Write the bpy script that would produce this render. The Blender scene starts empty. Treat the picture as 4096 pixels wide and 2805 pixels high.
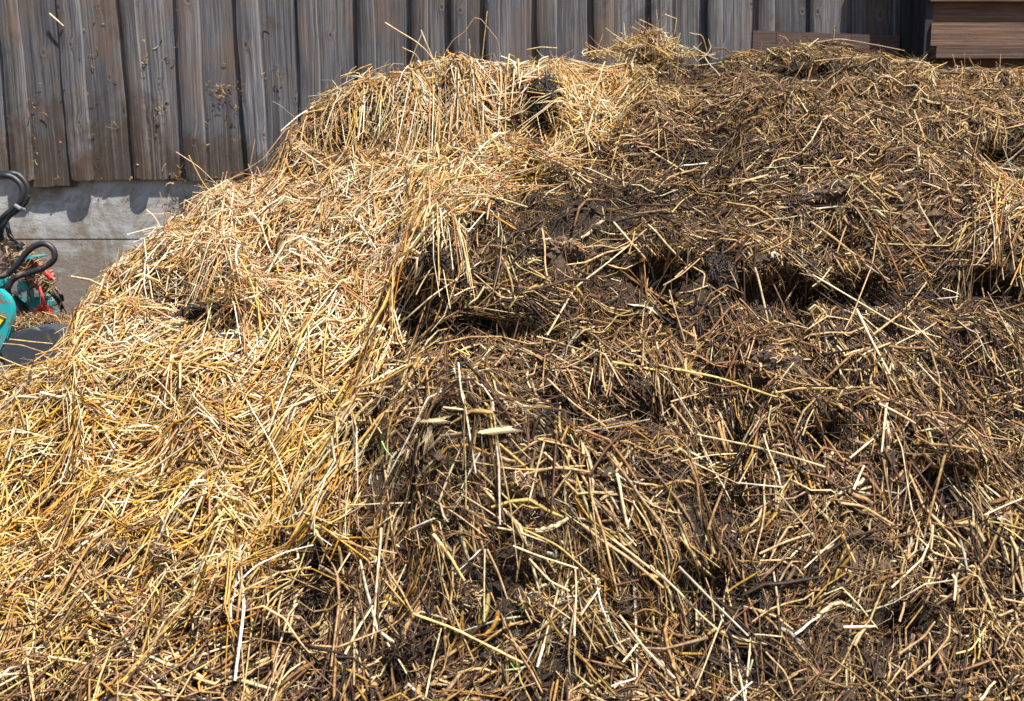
import bpy, bmesh, math, random
import numpy as np
from mathutils import Vector, noise as mnoise

rng = np.random.default_rng(7)
random.seed(7)
R = math.radians
S = bpy.context.scene
COL = S.collection

# ------------------------------------------------------------------ camera
CAMZ, PITCH, F = 1.7, R(9.0), 4400.0
cam_d = bpy.data.cameras.new("camera")
cam = bpy.data.objects.new("camera", cam_d)
COL.objects.link(cam)
cam.location = (0, 0, CAMZ)
cam.rotation_euler = (R(90) - PITCH, 0, 0)
cam_d.sensor_width = 36
cam_d.lens = 36 * F / 4096
cam_d.clip_start, cam_d.clip_end = 0.05, 500
cam_d.dof.use_dof = True
cam_d.dof.focus_distance = 2.1
cam_d.dof.aperture_fstop = 9.0
S.camera = cam

# ------------------------------------------------------------------ light
SUN = Vector((0.30, -0.30, 0.90)).normalized()       # direction towards the sun
world = bpy.data.worlds.new("World")
S.world = world
world.use_nodes = True
wn = world.node_tree
sky = wn.nodes.new("ShaderNodeTexSky")
sky.sky_type = 'NISHITA'
sky.sun_disc = False
sky.sun_elevation = math.asin(SUN.z)
sky.sun_rotation = math.atan2(SUN.x, SUN.y)
wn.links.new(sky.outputs[0], wn.nodes["Background"].inputs[0])
wn.nodes["Background"].inputs[1].default_value = 0.07
sd = bpy.data.lights.new("sun", 'SUN')
sd.energy = 5.0
sd.angle = R(0.5)
sd.color = (1.0, 0.955, 0.89)
so = bpy.data.objects.new("sun", sd)
COL.objects.link(so)
so.rotation_euler = SUN.to_track_quat('Z', 'Y').to_euler()
S.view_settings.view_transform = 'Standard'
S.view_settings.look = 'None'
S.view_settings.gamma = 1.0
S.view_settings.exposure = 1.14

# ------------------------------------------------------------------ helpers
CT, ST = math.cos(PITCH), math.sin(PITCH)
def ray(u, v):
    """photo pixel (4096 wide) -> world direction"""
    a, b = u - 2048.0, v - 1402.5
    return np.array([a, F * CT - b * ST, -F * ST - b * CT]) / F
def project(P):
    P = np.asarray(P)
    z = P[..., 2] - CAMZ
    dep = P[..., 1] * CT - z * ST
    up = P[..., 1] * ST + z * CT
    return 2048 + F * P[..., 0] / dep, 1402.5 - F * up / dep
def at(u, v, y):
    """point on the vertical plane at distance y"""
    d = ray(u, v)
    return np.array([0, 0, CAMZ]) + d * (y / d[1])

def tag(o, label=None, cat=None, group=None, kind=None):
    if label: o["label"] = label
    if cat: o["category"] = cat
    if group: o["group"] = group
    if kind: o["kind"] = kind
    return o
def empty(name, loc):
    o = bpy.data.objects.new(name, None)
    o.empty_display_size = .05
    COL.objects.link(o)
    o.location = loc
    return o
def link(name, me, mat, parent=None):
    o = bpy.data.objects.new(name, me)
    COL.objects.link(o)
    if mat: me.materials.append(mat)
    if parent is not None:
        o.parent = parent
        par, off = parent, Vector((0, 0, 0))
        while par is not None:
            off += par.location
            par = par.parent
        o.location = -off
    return o
def np_mesh(name, V, Q, smooth=True, cols=None, extra=None):
    """V (n,3), Q (m,k) faces with equal vertex count"""
    me = bpy.data.meshes.new(name)
    n, m, k = len(V), len(Q), Q.shape[1]
    me.vertices.add(n)
    me.vertices.foreach_set("co", np.ascontiguousarray(V, dtype=np.float32).ravel())
    me.loops.add(m * k)
    me.loops.foreach_set("vertex_index", np.ascontiguousarray(Q, dtype=np.int32).ravel())
    me.polygons.add(m)
    me.polygons.foreach_set("loop_start", np.arange(0, m * k, k, dtype=np.int32))
    me.polygons.foreach_set("loop_total", np.full(m, k, dtype=np.int32))
    me.polygons.foreach_set("use_smooth", np.full(m, smooth, dtype=bool))
    me.update(calc_edges=True)
    if cols is not None:
        a = me.attributes.new("tint", 'FLOAT_COLOR', 'POINT')
        c = np.ones((n, 4), dtype=np.float32)
        c[:, :3] = cols
        a.data.foreach_set("color", c.ravel())
    for nm, arr in (extra or {}).items():
        a = me.attributes.new(nm, 'FLOAT_VECTOR', 'POINT')
        a.data.foreach_set("vector", np.ascontiguousarray(arr, dtype=np.float32).ravel())
    return me

class MB:
    """collects shapes into one mesh"""
    def __init__(s): s.bm = bmesh.new()
    def box(s, c, size, rot=None, bev=0):
        r = bmesh.ops.create_cube(s.bm, size=1)
        vs = r['verts']
        for w in vs:
            p = Vector((w.co.x * size[0], w.co.y * size[1], w.co.z * size[2]))
            if rot is not None: p = rot @ p
            w.co = p + Vector(c)
        if bev:
            es = list({e for w in vs for e in w.link_edges})
            bmesh.ops.bevel(s.bm, geom=es, offset=bev, segments=2, affect='EDGES')
        return s
    def tube(s, pts, r, n=10, cap=True, rs=None):
        pts = [Vector(p) for p in pts]
        rings = []
        prev = None
        for i, p in enumerate(pts):
            t = (pts[min(i + 1, len(pts) - 1)] - pts[max(i - 1, 0)]).normalized()
            if prev is None:
                a = Vector((0, 0, 1)) if abs(t.z) < .9 else Vector((1, 0, 0))
                e = t.cross(a).normalized()
            else:
                e = (prev - t * prev.dot(t)).normalized()
            prev = e
            g = t.cross(e)
            rr = rs[i] if rs else r
            rings.append([s.bm.verts.new(p + (e * math.cos(2 * math.pi * k / n) + g * math.sin(2 * math.pi * k / n)) * rr) for k in range(n)])
        for a, b in zip(rings, rings[1:]):
            for k in range(n):
                s.bm.faces.new((a[k], a[(k + 1) % n], b[(k + 1) % n], b[k]))
        if cap:
            s.bm.faces.new(rings[0][::-1]); s.bm.faces.new(rings[-1])
        return s
    def prism(s, poly, y0, y1, bev=0):
        """poly: world (x,z) outline extruded in y"""
        a = [s.bm.verts.new((p[0], y0, p[1])) for p in poly]
        b = [s.bm.verts.new((p[0], y1, p[1])) for p in poly]
        s.bm.faces.new(a); s.bm.faces.new(b[::-1])
        n = len(poly)
        for i in range(n):
            s.bm.faces.new((a[i], b[i], b[(i + 1) % n], a[(i + 1) % n]))
        if bev:
            bmesh.ops.bevel(s.bm, geom=[e for e in s.bm.edges if e.verts[0] in a + b and e.verts[1] in a + b], offset=bev, segments=2, affect='EDGES')
        return s
    def build(s, name, mat, parent=None, smooth=True):
        bmesh.ops.recalc_face_normals(s.bm, faces=s.bm.faces)
        me = bpy.data.meshes.new(name)
        s.bm.to_mesh(me); s.bm.free()
        for p in me.polygons: p.use_smooth = smooth
        if smooth:
            try: me.set_sharp_from_angle(angle=R(38))
            except Exception: pass
        return link(name, me, mat, parent)

def spline(pts, n=6):
    """Catmull-Rom through points"""
    P = [np.array(p, float) for p in pts]
    P = [2 * P[0] - P[1]] + P + [2 * P[-1] - P[-2]]
    out = []
    for i in range(1, len(P) - 2):
        for k in range(n):
            t = k / n
            a, b, c, d = P[i - 1:i + 3]
            out.append(.5 * (2 * b + (c - a) * t + (2 * a - 5 * b + 4 * c - d) * t * t + (3 * b - a - 3 * c + d) * t ** 3))
    out.append(P[-2])
    return out

# ------------------------------------------------------------------ numpy noise
def _hash(ix, iy, seed):
    h = (ix.astype(np.int64) * 374761393 + iy.astype(np.int64) * 668265263 + seed * 974634777) & 0x7fffffff
    h = ((h ^ (h >> 13)) * 1274126177) & 0x7fffffff
    return ((h ^ (h >> 16)) & 0xffff) / 65535.0
def vnoise(x, y, seed=0):
    ix, iy = np.floor(x), np.floor(y)
    fx, fy = x - ix, y - iy
    fx = fx * fx * fx * (fx * (fx * 6 - 15) + 10); fy = fy * fy * fy * (fy * (fy * 6 - 15) + 10)
    a, b = _hash(ix, iy, seed), _hash(ix + 1, iy, seed)
    c, d = _hash(ix, iy + 1, seed), _hash(ix + 1, iy + 1, seed)
    return (a + (b - a) * fx) * (1 - fy) + (c + (d - c) * fx) * fy - .5
def fbm(x, y, s, o=4, seed=0):
    r, a = 0, 1.0
    ca, sa = math.cos(.6), math.sin(.6)
    for i in range(o):
        r = r + a * vnoise(x / s, y / s, seed + i * 17)
        x, y = x * ca - y * sa, x * sa + y * ca
        s *= .5; a *= .52
    return r

# ------------------------------------------------------------------ materials
def mat_new(name):
    m = bpy.data.materials.new(name)
    m.use_nodes = True
    nt = m.node_tree
    return m, nt, nt.nodes["Principled BSDF"]
def N(nt, typ, **kw):
    n = nt.nodes.new(typ)
    for k, v in kw.items(): setattr(n, k, v)
    return n
def L(nt, a, b): nt.links.new(a, b)
def noise_n(nt, vec, scale, detail=4, rough=.55, dist=0):
    n = N(nt, "ShaderNodeTexNoise")
    n.inputs["Scale"].default_value = scale
    n.inputs["Detail"].default_value = detail
    n.inputs["Roughness"].default_value = rough
    n.inputs["Distortion"].default_value = dist
    if vec is not None: L(nt, vec, n.inputs["Vector"])
    return n.outputs["Fac"]
def ramp(nt, fac, stops):
    n = N(nt, "ShaderNodeValToRGB")
    cr = n.color_ramp
    while len(cr.elements) < len(stops): cr.elements.new(.5)
    for e, (p, c) in zip(cr.elements, stops):
        e.position = p
        e.color = (*c, 1) if hasattr(c, '__len__') else (c, c, c, 1)
    L(nt, fac, n.inputs[0])
    return n.outputs[0]
def mixc(nt, fac, a, b, mode='MIX'):
    n = N(nt, "ShaderNodeMix", data_type='RGBA', blend_type=mode)
    for sock, val in ((n.inputs[0], fac), (n.inputs[6], a), (n.inputs[7], b)):
        if isinstance(val, (int, float)): sock.default_value = val
        elif isinstance(val, tuple): sock.default_value = (*val, 1)
        else: L(nt, val, sock)
    return n.outputs[2]
def mth(nt, op, a, b=None, clamp=False):
    n = N(nt, "ShaderNodeMath", operation=op, use_clamp=clamp)
    for i, val in enumerate((a, b)):
        if val is None: continue
        if isinstance(val, (int, float)): n.inputs[i].default_value = val
        else: L(nt, val, n.inputs[i])
    return n.outputs[0]
def bump(nt, h, bsdf, strength=.5, dist=.005, normal=None):
    n = N(nt, "ShaderNodeBump")
    n.inputs["Strength"].default_value = strength
    n.inputs["Distance"].default_value = dist
    L(nt, h, n.inputs["Height"])
    if normal is not None: L(nt, normal, n.inputs["Normal"])
    if bsdf is not None: L(nt, n.outputs[0], bsdf.inputs["Normal"])
    return n.outputs[0]
def pos(nt): return N(nt, "ShaderNodeTexCoord").outputs["Object"]
def mapping(nt, vec, scale, loc=(0, 0, 0), rot=(0, 0, 0)):
    n = N(nt, "ShaderNodeMapping")
    n.inputs["Scale"].default_value = scale
    n.inputs["Location"].default_value = loc
    n.inputs["Rotation"].default_value = rot
    L(nt, vec, n.inputs["Vector"])
    return n.outputs[0]
def spec(b, v):
    b.inputs["Specular IOR Level"].default_value = v

def straw_material(name, dirt=.35, rough=.5, translucent=.18, sp=.45):
    m, nt, b = mat_new(name)
    at_ = N(nt, "ShaderNodeAttribute", attribute_name="tint").outputs["Color"]
    p = pos(nt)
    f1 = noise_n(nt, p, 160, 3, .6)
    d = ramp(nt, f1, [(.40, 1.0), (.62, 1.0 - dirt)])
    c = mixc(nt, 1.0, at_, d, 'MULTIPLY')
    f3 = noise_n(nt, p, 34, 4, .65)
    c = mixc(nt, ramp(nt, f3, [(.52, 0.), (.68, max(0.0, dirt * 2.2 - .45))]), c, mixc(nt, 1.0, at_, (.34, .24, .16), 'MULTIPLY'))
    f2 = noise_n(nt, p, 900, 2, .6)
    c = mixc(nt, 1.0, c, ramp(nt, f2, [(.3, .72), (.6, 1.08)]), 'MULTIPLY')
    L(nt, c, b.inputs["Base Color"])
    b.inputs["Roughness"].default_value = rough
    spec(b, sp)
    tr = N(nt, "ShaderNodeBsdfTranslucent")
    L(nt, c, tr.inputs[0])
    ms = N(nt, "ShaderNodeMixShader")
    ms.inputs[0].default_value = translucent
    L(nt, b.outputs[0], ms.inputs[1]); L(nt, tr.outputs[0], ms.inputs[2])
    L(nt, ms.outputs[0], nt.nodes["Material Output"].inputs[0])
    return m
M_fresh = straw_material("fresh straw", .35, .45, .25, .3)
M_rot = straw_material("rotted straw", .5, .6, .08, .2)
M_stalk = straw_material("straw stalk", .4, .4, .12, .5)

def manure_material():
    m, nt, b = mat_new("manure")
    a = N(nt, "ShaderNodeAttribute", attribute_name="tint").outputs["Color"]
    p = pos(nt)
    f = noise_n(nt, p, 55, 8, .68, .6)
    c = mixc(nt, 1.0, a, ramp(nt, f, [(.3, .45), (.5, 1.0), (.72, 1.75)]), 'MULTIPLY')
    fib = noise_n(nt, mapping(nt, p, (60, 260, 260), rot=(.3, .2, .5)), 4, 4, .6, 1.2)
    fac = ramp(nt, fib, [(.50, 0.0), (.60, 1.0)])
    c2 = mixc(nt, mth(nt, 'MULTIPLY', fac, .55), c, (.30, .19, .10))
    L(nt, c2, b.inputs["Base Color"])
    L(nt, ramp(nt, f, [(.35, .38), (.6, .85)]), b.inputs["Roughness"])
    spec(b, .3)
    h = mth(nt, 'ADD', mth(nt, 'MULTIPLY', noise_n(nt, p, 90, 8, .7, .4), 1.0), mth(nt, 'MULTIPLY', fib, .5))
    bump(nt, h, b, 1.0, .02)
    return m
M_manure = manure_material()

def clod_material(name, col, rlo=.25, rhi=.75, fibre=.3):
    m, nt, b = mat_new(name)
    p = pos(nt)
    f = noise_n(nt, p, 45, 8, .7, .5)
    dk = tuple(x * .4 for x in col); lt = tuple(min(1, x * 1.9) for x in col)
    c = ramp(nt, f, [(.3, dk), (.5, col), (.72, lt)])
    fib = noise_n(nt, mapping(nt, p, (40, 300, 300), rot=(.5, .9, .3)), 4, 4, .6, 1.0)
    c = mixc(nt, mth(nt, 'MULTIPLY', ramp(nt, fib, [(.55, 0.), (.64, 1.)]), fibre), c, (.33, .22, .12))
    L(nt, c, b.inputs["Base Color"])
    L(nt, ramp(nt, f, [(.35, rlo), (.65, rhi)]), b.inputs["Roughness"])
    h = mth(nt, 'ADD', noise_n(nt, p, 110, 8, .72, .4), mth(nt, 'MULTIPLY', fib, .5))
    bump(nt, h, b, 1.0, .01)
    return m
M_clod_dark = clod_material("wet dark manure", (.026, .021, .018), .2, .6, .3)
M_clod_brown = clod_material("brown manure", (.095, .062, .045), .45, .85, .35)
M_clod_grey = clod_material("dried grey brown manure", (.20, .15, .115), .6, .95, .25)

def wood_material(name, dark, mid, light, stain=.0, brown=(.12, .075, .045), rough=.75, sheen=.3, knots=True):
    """attribute wc: x across the board (m), y board number, z along the board (m)"""
    m, nt, b = mat_new(name)
    wc = N(nt, "ShaderNodeAttribute", attribute_name="wc").outputs["Vector"]
    sep = N(nt, "ShaderNodeSeparateXYZ"); L(nt, wc, sep.inputs[0])
    p = pos(nt)
    off = N(nt, "ShaderNodeCombineXYZ")
    L(nt, sep.outputs[0], off.inputs[0]); L(nt, mth(nt, 'MULTIPLY', sep.outputs[1], 3.71), off.inputs[1]); L(nt, sep.outputs[2], off.inputs[2])
    w = off.outputs[0]
    # knots
    vo = N(nt, "ShaderNodeTexVoronoi", voronoi_dimensions='2D')
    vo.inputs["Scale"].default_value = 1.0
    vo.inputs["Randomness"].default_value = 1.0
    kv = N(nt, "ShaderNodeCombineXYZ")
    L(nt, mth(nt, 'ADD', mth(nt, 'MULTIPLY', sep.outputs[0], 7.0), mth(nt, 'MULTIPLY', sep.outputs[1], 17.31)), kv.inputs[0])
    L(nt, mth(nt, 'ADD', mth(nt, 'MULTIPLY', sep.outputs[2], 4.6), mth(nt, 'MULTIPLY', sep.outputs[1], 5.17)), kv.inputs[1])
    L(nt, kv.outputs[0], vo.inputs["Vector"])
    csep = N(nt, "ShaderNodeSeparateXYZ"); L(nt, vo.outputs["Color"], csep.inputs[0])
    # knots differ in size; about half the cells have none
    ksz = N(nt, "ShaderNodeMapRange")
    for i, vv in enumerate((0.0, .5, .65, 1.8)): ksz.inputs[i + 1].default_value = vv
    L(nt, csep.outputs[0], ksz.inputs[0])
    wob = noise_n(nt, mapping(nt, w, (60, 1, 40)), 1.0, 3)
    dist = mth(nt, 'ADD', mth(nt, 'MULTIPLY', vo.outputs["Distance"], ksz.outputs[0]), mth(nt, 'MULTIPLY', mth(nt, 'SUBTRACT', wob, .5), .06))
    has = ramp(nt, csep.outputs[1], [(.30, 0.), (.33, 1.)])
    dist = mth(nt, 'ADD', dist, mth(nt, 'MULTIPLY', mth(nt, 'SUBTRACT', 1.0, has), 2.0))
    near = ramp(nt, dist, [(.05, 1.0), (.30, 0.0)])
    # grain bends round knots
    x = mth(nt, 'ADD', sep.outputs[0], mth(nt, 'MULTIPLY', near, .010 if knots else 0.0))
    gx = N(nt, "ShaderNodeCombineXYZ")
    L(nt, x, gx.inputs[0]); L(nt, mth(nt, 'MULTIPLY', sep.outputs[1], 5.3), gx.inputs[1]); L(nt, sep.outputs[2], gx.inputs[2])
    g1 = noise_n(nt, mapping(nt, gx.outputs[0], (150, 1, 2.0)), 1.0, 5, .62, .08)
    g2 = noise_n(nt, mapping(nt, gx.outputs[0], (420, 1, 9)), 1.0, 3, .6)
    g3 = noise_n(nt, mapping(nt, w, (11, 1, 1.6)), 1.0, 4, .6, .3)
    t = mth(nt, 'ADD', mth(nt, 'MULTIPLY', g1, .5), mth(nt, 'ADD', mth(nt, 'MULTIPLY', g2, .3), mth(nt, 'MULTIPLY', g3, .2)))
    c = ramp(nt, t, [(.40, dark), (.5, mid), (.60, light)])
    # per board brightness
    bn = N(nt, "ShaderNodeTexWhiteNoise", noise_dimensions='1D')
    L(nt, sep.outputs[1], bn.inputs["W"])
    c = mixc(nt, 1.0, c, ramp(nt, bn.outputs["Value"], [(0, (.70, .70, .73)), (.3, (1.02, .98, .94)), (.6, (.85, .86, .90)), (1, (1.42, 1.42, 1.46))]), 'MULTIPLY')
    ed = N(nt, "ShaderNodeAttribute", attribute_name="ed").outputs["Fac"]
    c = mixc(nt, ramp(nt, mth(nt, 'ADD', ed, mth(nt, 'MULTIPLY', g3, .10)), [(.985, 0.), (1.0, .6)]), c, tuple(min(1, x_ * 1.5) for x_ in light))  # right edge of each board painted lighter, like sunlight catching it
    kf = None
    if knots:
        ring = ramp(nt, dist, [(.0, 1.0), (.06, .8), (.085, .2), (.10, 1.0), (.13, .5), (.22, 0.0)])
        kf = ring
        c = mixc(nt, mth(nt, 'MULTIPLY', ring, .55), c, tuple(a * .8 + d_ * .2 for a, d_ in zip(brown, dark)))
        halo = ramp(nt, dist, [(.08, 0.), (.095, 1.), (.12, 0.), (.2, .0)])
        c = mixc(nt, mth(nt, 'MULTIPLY', halo, .45), c, tuple(min(1, x_ * 1.35) for x_ in light))
        core = ramp(nt, dist, [(.03, 1.), (.05, 0.)])
        c = mixc(nt, mth(nt, 'MULTIPLY', core, .8), c, tuple(x_ * .3 for x_ in dark))
    # brown patches of weathering
    br = noise_n(nt, mapping(nt, w, (5, 1, 3)), 1.0, 5, .65, .4)
    c = mixc(nt, mth(nt, 'MULTIPLY', ramp(nt, br, [(.48, 0.), (.66, 1.)]), .55), c, mixc(nt, g1, brown, tuple(x_ * 1.7 for x_ in brown)))
    if stain:
        # splashed muck low on the wall
        sz = N(nt, "ShaderNodeSeparateXYZ"); L(nt, p, sz.inputs[0])
        hgt = N(nt, "ShaderNodeMapRange")
        for i, vv in enumerate((1.68, 2.05, 1.0, 0.0)): hgt.inputs[i + 1].default_value = vv
        L(nt, sz.outputs[2], hgt.inputs[0])
        left = N(nt, "ShaderNodeMapRange")
        for i, vv in enumerate((-1.95, .2, 1.0, .35)): left.inputs[i + 1].default_value = vv
        L(nt, sz.outputs[0], left.inputs[0])
        sn = noise_n(nt, mapping(nt, p, (4.5, 1, 3.2)), 1.0, 7, .68, .5)
        s_ = mth(nt, 'ADD', sn, mth(nt, 'MULTIPLY', mth(nt, 'MULTIPLY', hgt.outputs[0], left.outputs[0]), .31))
        sf = ramp(nt, s_, [(.57, 0.), (.66, 1.)])
        c = mixc(nt, mth(nt, 'MULTIPLY', mth(nt, 'MULTIPLY', sf, stain), ramp(nt, mth(nt, 'ADD', mth(nt, 'MULTIPLY', g1, .6), mth(nt, 'MULTIPLY', noise_n(nt, p, 25, 5, .7), .4)), [(.44, 1.0), (.60, .45)])), c, mixc(nt, g1, (.016, .011, .008), (.085, .050, .028)))
    L(nt, c, b.inputs["Base Color"])
    b.inputs["Roughness"].default_value = rough
    spec(b, sheen)
    hh = mth(nt, 'ADD', mth(nt, 'MULTIPLY', g1, .6), mth(nt, 'MULTIPLY', g2, .4))
    if kf is not None: hh = mth(nt, 'ADD', hh, mth(nt, 'MULTIPLY', kf, .35))
    bump(nt, hh, b, .8, .004)
    return m
M_board = wood_material("weathered grey planks", (.030, .030, .032), (.080, .077, .079), (.165, .160, .162), stain=.9, brown=(.105, .066, .042))
M_brown = wood_material("brown painted plank", (.052, .030, .023), (.078, .047, .037), (.105, .066, .052), brown=(.07, .04, .03), knots=False)
M_shed = wood_material("brown shed planks", (.035, .02, .012), (.085, .050, .031), (.17, .11, .075), brown=(.11, .055, .028), rough=.6, knots=False)
M_post = wood_material("dark stained post", (.016, .017, .02), (.025, .026, .03), (.04, .04, .044), brown=(.03, .025, .02), knots=False)  # near-black: the shed front's shadow is painted into this wood

def concrete_material():
    m, nt, b = mat_new("dirty concrete")
    p = pos(nt)
    n1 = noise_n(nt, p, 3, 6, .6)
    c = ramp(nt, n1, [(.3, (.35, .36, .365)), (.7, (.46, .465, .46))])
    st = noise_n(nt, mapping(nt, p, (14, 1, 40)), 1.0, 4, .6)
    c = mixc(nt, .25, c, ramp(nt, st, [(.3, (.22, .22, .22)), (.7, (.36, .36, .35))]))
    sz = N(nt, "ShaderNodeSeparateXYZ"); L(nt, p, sz.inputs[0])
    low = N(nt, "ShaderNodeMapRange")
    for i, vv in enumerate((1.15, 1.6, .30, 0.0)): low.inputs[i + 1].default_value = vv
    L(nt, sz.outputs[2], low.inputs[0])
    dn = noise_n(nt, mapping(nt, p, (5, 1, 4)), 1.0, 8, .7, .6)
    df = ramp(nt, mth(nt, 'ADD', dn, low.outputs[0]), [(.47, 0.), (.62, 1.)])
    c = mixc(nt, mth(nt, 'MULTIPLY', df, .85), c, mixc(nt, noise_n(nt, p, 60, 5), (.09, .062, .04), (.20, .15, .10)))
    sp_ = noise_n(nt, p, 70, 3, .5)
    c = mixc(nt, ramp(nt, sp_, [(.68, 0.), (.72, .7)]), c, (.10, .075, .05))
    L(nt, c, b.inputs["Base Color"])
    b.inputs["Roughness"].default_value = .9
    bump(nt, mth(nt, 'ADD', st, noise_n(nt, p, 120, 6, .6)), b, .5, .004)
    return m
M_conc = concrete_material()

def plain(name, col, rough=.5, metal=0, dirt=0, dirtcol=(.16, .11, .075), bmp=.2, sp=.5, scale=30):
    m, nt, b = mat_new(name)
    p = pos(nt)
    c = mixc(nt, noise_n(nt, p, 12, 4), tuple(x * .85 for x in col), tuple(min(1, x * 1.12) for x in col))
    f = noise_n(nt, p, scale, 7, .68, .5)
    if dirt:
        df = ramp(nt, f, [(.62 - dirt * .25, 0.), (.70 - dirt * .22, 1.)])
        c = mixc(nt, df, c, mixc(nt, noise_n(nt, p, 150, 4), tuple(x * .6 for x in dirtcol), tuple(x * 1.5 for x in dirtcol)))
        L(nt, mixc(nt, df, (rough,) * 3, (.9,) * 3), b.inputs["Roughness"])
    else:
        b.inputs["Roughness"].default_value = rough
    L(nt, c, b.inputs["Base Color"])
    b.inputs["Metallic"].default_value = metal
    spec(b, sp)
    bump(nt, f, b, bmp, .004)
    return m
M_teal = plain("teal paint", (.008, .33, .35), .35, dirt=.45)
M_rubber = plain("black rubber hose", (.014, .015, .018), .5, dirt=.15, bmp=.1)
M_rust = plain("rusty fittings", (.28, .17, .12), .6, .3, dirt=.8, dirtcol=(.24, .16, .11))
M_red = plain("red plastic", (.50, .02, .014), .4, dirt=.5)
M_cover = plain("dark grey rubber cover", (.035, .042, .052), .6, dirt=.22, bmp=.1, scale=14)
M_yellow = plain("yellow sticker", (.78, .58, .03), .5, bmp=.02)
M_black = plain("black print", (.012, .012, .012), .5, bmp=.02)
M_tie = plain("grey cable tie", (.18, .19, .20), .5)
M_green = plain("green grass blade", (.12, .34, .05), .45, bmp=.05)
M_ground = plain("muddy yard", (.12, .09, .065), .9, dirt=.5, bmp=.8, scale=8)
M_roof = plain("roof sheet", (.20, .08, .05), .7, bmp=.2)

# ------------------------------------------------------------------ the heap: height field
WY = 4.20                                       # distance of the plank wall
SIL = [(-900, 1750), (-400, 1560), (0, 1480), (130, 1465), (250, 1400), (285, 1250), (330, 1165), (400, 1080), (520, 985), (700, 845),
       (830, 740), (960, 690), (1100, 670), (1125, 540), (1200, 425), (1290, 350), (1500, 290), (1650, 235), (1750, 205),
       (2000, 222), (2200, 205), (2400, 240), (2480, 230), (2560, 190), (2660, 178), (2760, 200), (2830, 222), (2950, 195), (3200, 165),
       (3350, 160), (3500, 195), (3700, 240), (3760, 262), (3900, 255), (4096, 270), (4600, 330), (5200, 420)]
SU = np.array([s[0] for s in SIL], float); SV = np.array([s[1] for s in SIL], float)
CREST = [(-900, 2.0), (0, 2.25), (250, 2.38), (330, 2.5), (520, 2.75), (830, 3.0), (1100, 3.1), (1200, 3.25), (1750, 3.35), (2600, 3.45), (3300, 3.6), (4096, 3.6), (5200, 3.5)]
CU = np.array([s[0] for s in CREST], float); CD = np.array([s[1] for s in CREST], float)

X0, X1, Y0, Y1, STEP = -2.9, 2.9, 0.15, 4.17, 0.006
gx = np.arange(X0, X1, STEP); gy = np.arange(Y0, Y1, STEP)
GX, GY = np.meshgrid(gx, gy)                    # [iy, ix]
zap = .97 + .52 * (GY - 1.45)
dep = GY * CT + (CAMZ - np.clip(zap, .3, 2.1)) * ST
GU = 2048 + F * GX / dep
def tanv(v): return np.tan(PITCH + np.arctan((v - 1402.5) / F))
sv = np.interp(GU, SU, SV) + 22 + 14 * fbm(GU, GU * 0, 160, 3, 5)
Dc = np.interp(GU, CU, CD)
Zc = CAMZ - Dc * tanv(sv)
FY = 1.45
FZ = np.interp(GU, [-900, 0, 900, 1500, 2300, 3200, 4096, 5200], [.80, .90, .93, .94, 1.0, 1.0, .98, .90])
tt = (GY - FY) / (Dc - FY)
front = FZ + (Zc - FZ) * (tt + .10 * np.sin(np.pi * np.clip(tt, 0, 1)))
below = FZ - .80 * (FY - GY) - .25 * (FY - GY) ** 2
fall = np.interp(GU, [-500, 300, 1100, 1500, 4096], [.9, .9, .8, .45, .35])
bd = np.clip(GY - Dc, 0, 9)
back = Zc - fall * bd * (bd / (bd + .08))
H = np.where(tt < 0, below, np.where(tt <= 1, front, back))

def samp(A, x, y):
    fx = np.clip((np.asarray(x) - X0) / STEP, 0, len(gx) - 1.001); fy = np.clip((np.asarray(y) - Y0) / STEP, 0, len(gy) - 1.001)
    ix, iy = fx.astype(int), fy.astype(int)
    fx, fy = fx - ix, fy - iy
    return (A[iy, ix] * (1 - fx) + A[iy, ix + 1] * fx) * (1 - fy) + (A[iy + 1, ix] * (1 - fx) + A[iy + 1, ix + 1] * fx) * fy
def hit(u, v, off=0.0):
    """first point of the heap met by the line of sight (world point), None if missed"""
    d = ray(u, v)
    ys = np.linspace(1.0, 4.1, 900)
    P = np.array([0, 0, CAMZ]) + d[None, :] * (ys / d[1])[:, None]
    below_ = P[:, 2] < samp(H, P[:, 0], P[:, 1]) + off
    if not below_.any(): return None
    return P[int(np.argmax(below_))]

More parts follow.
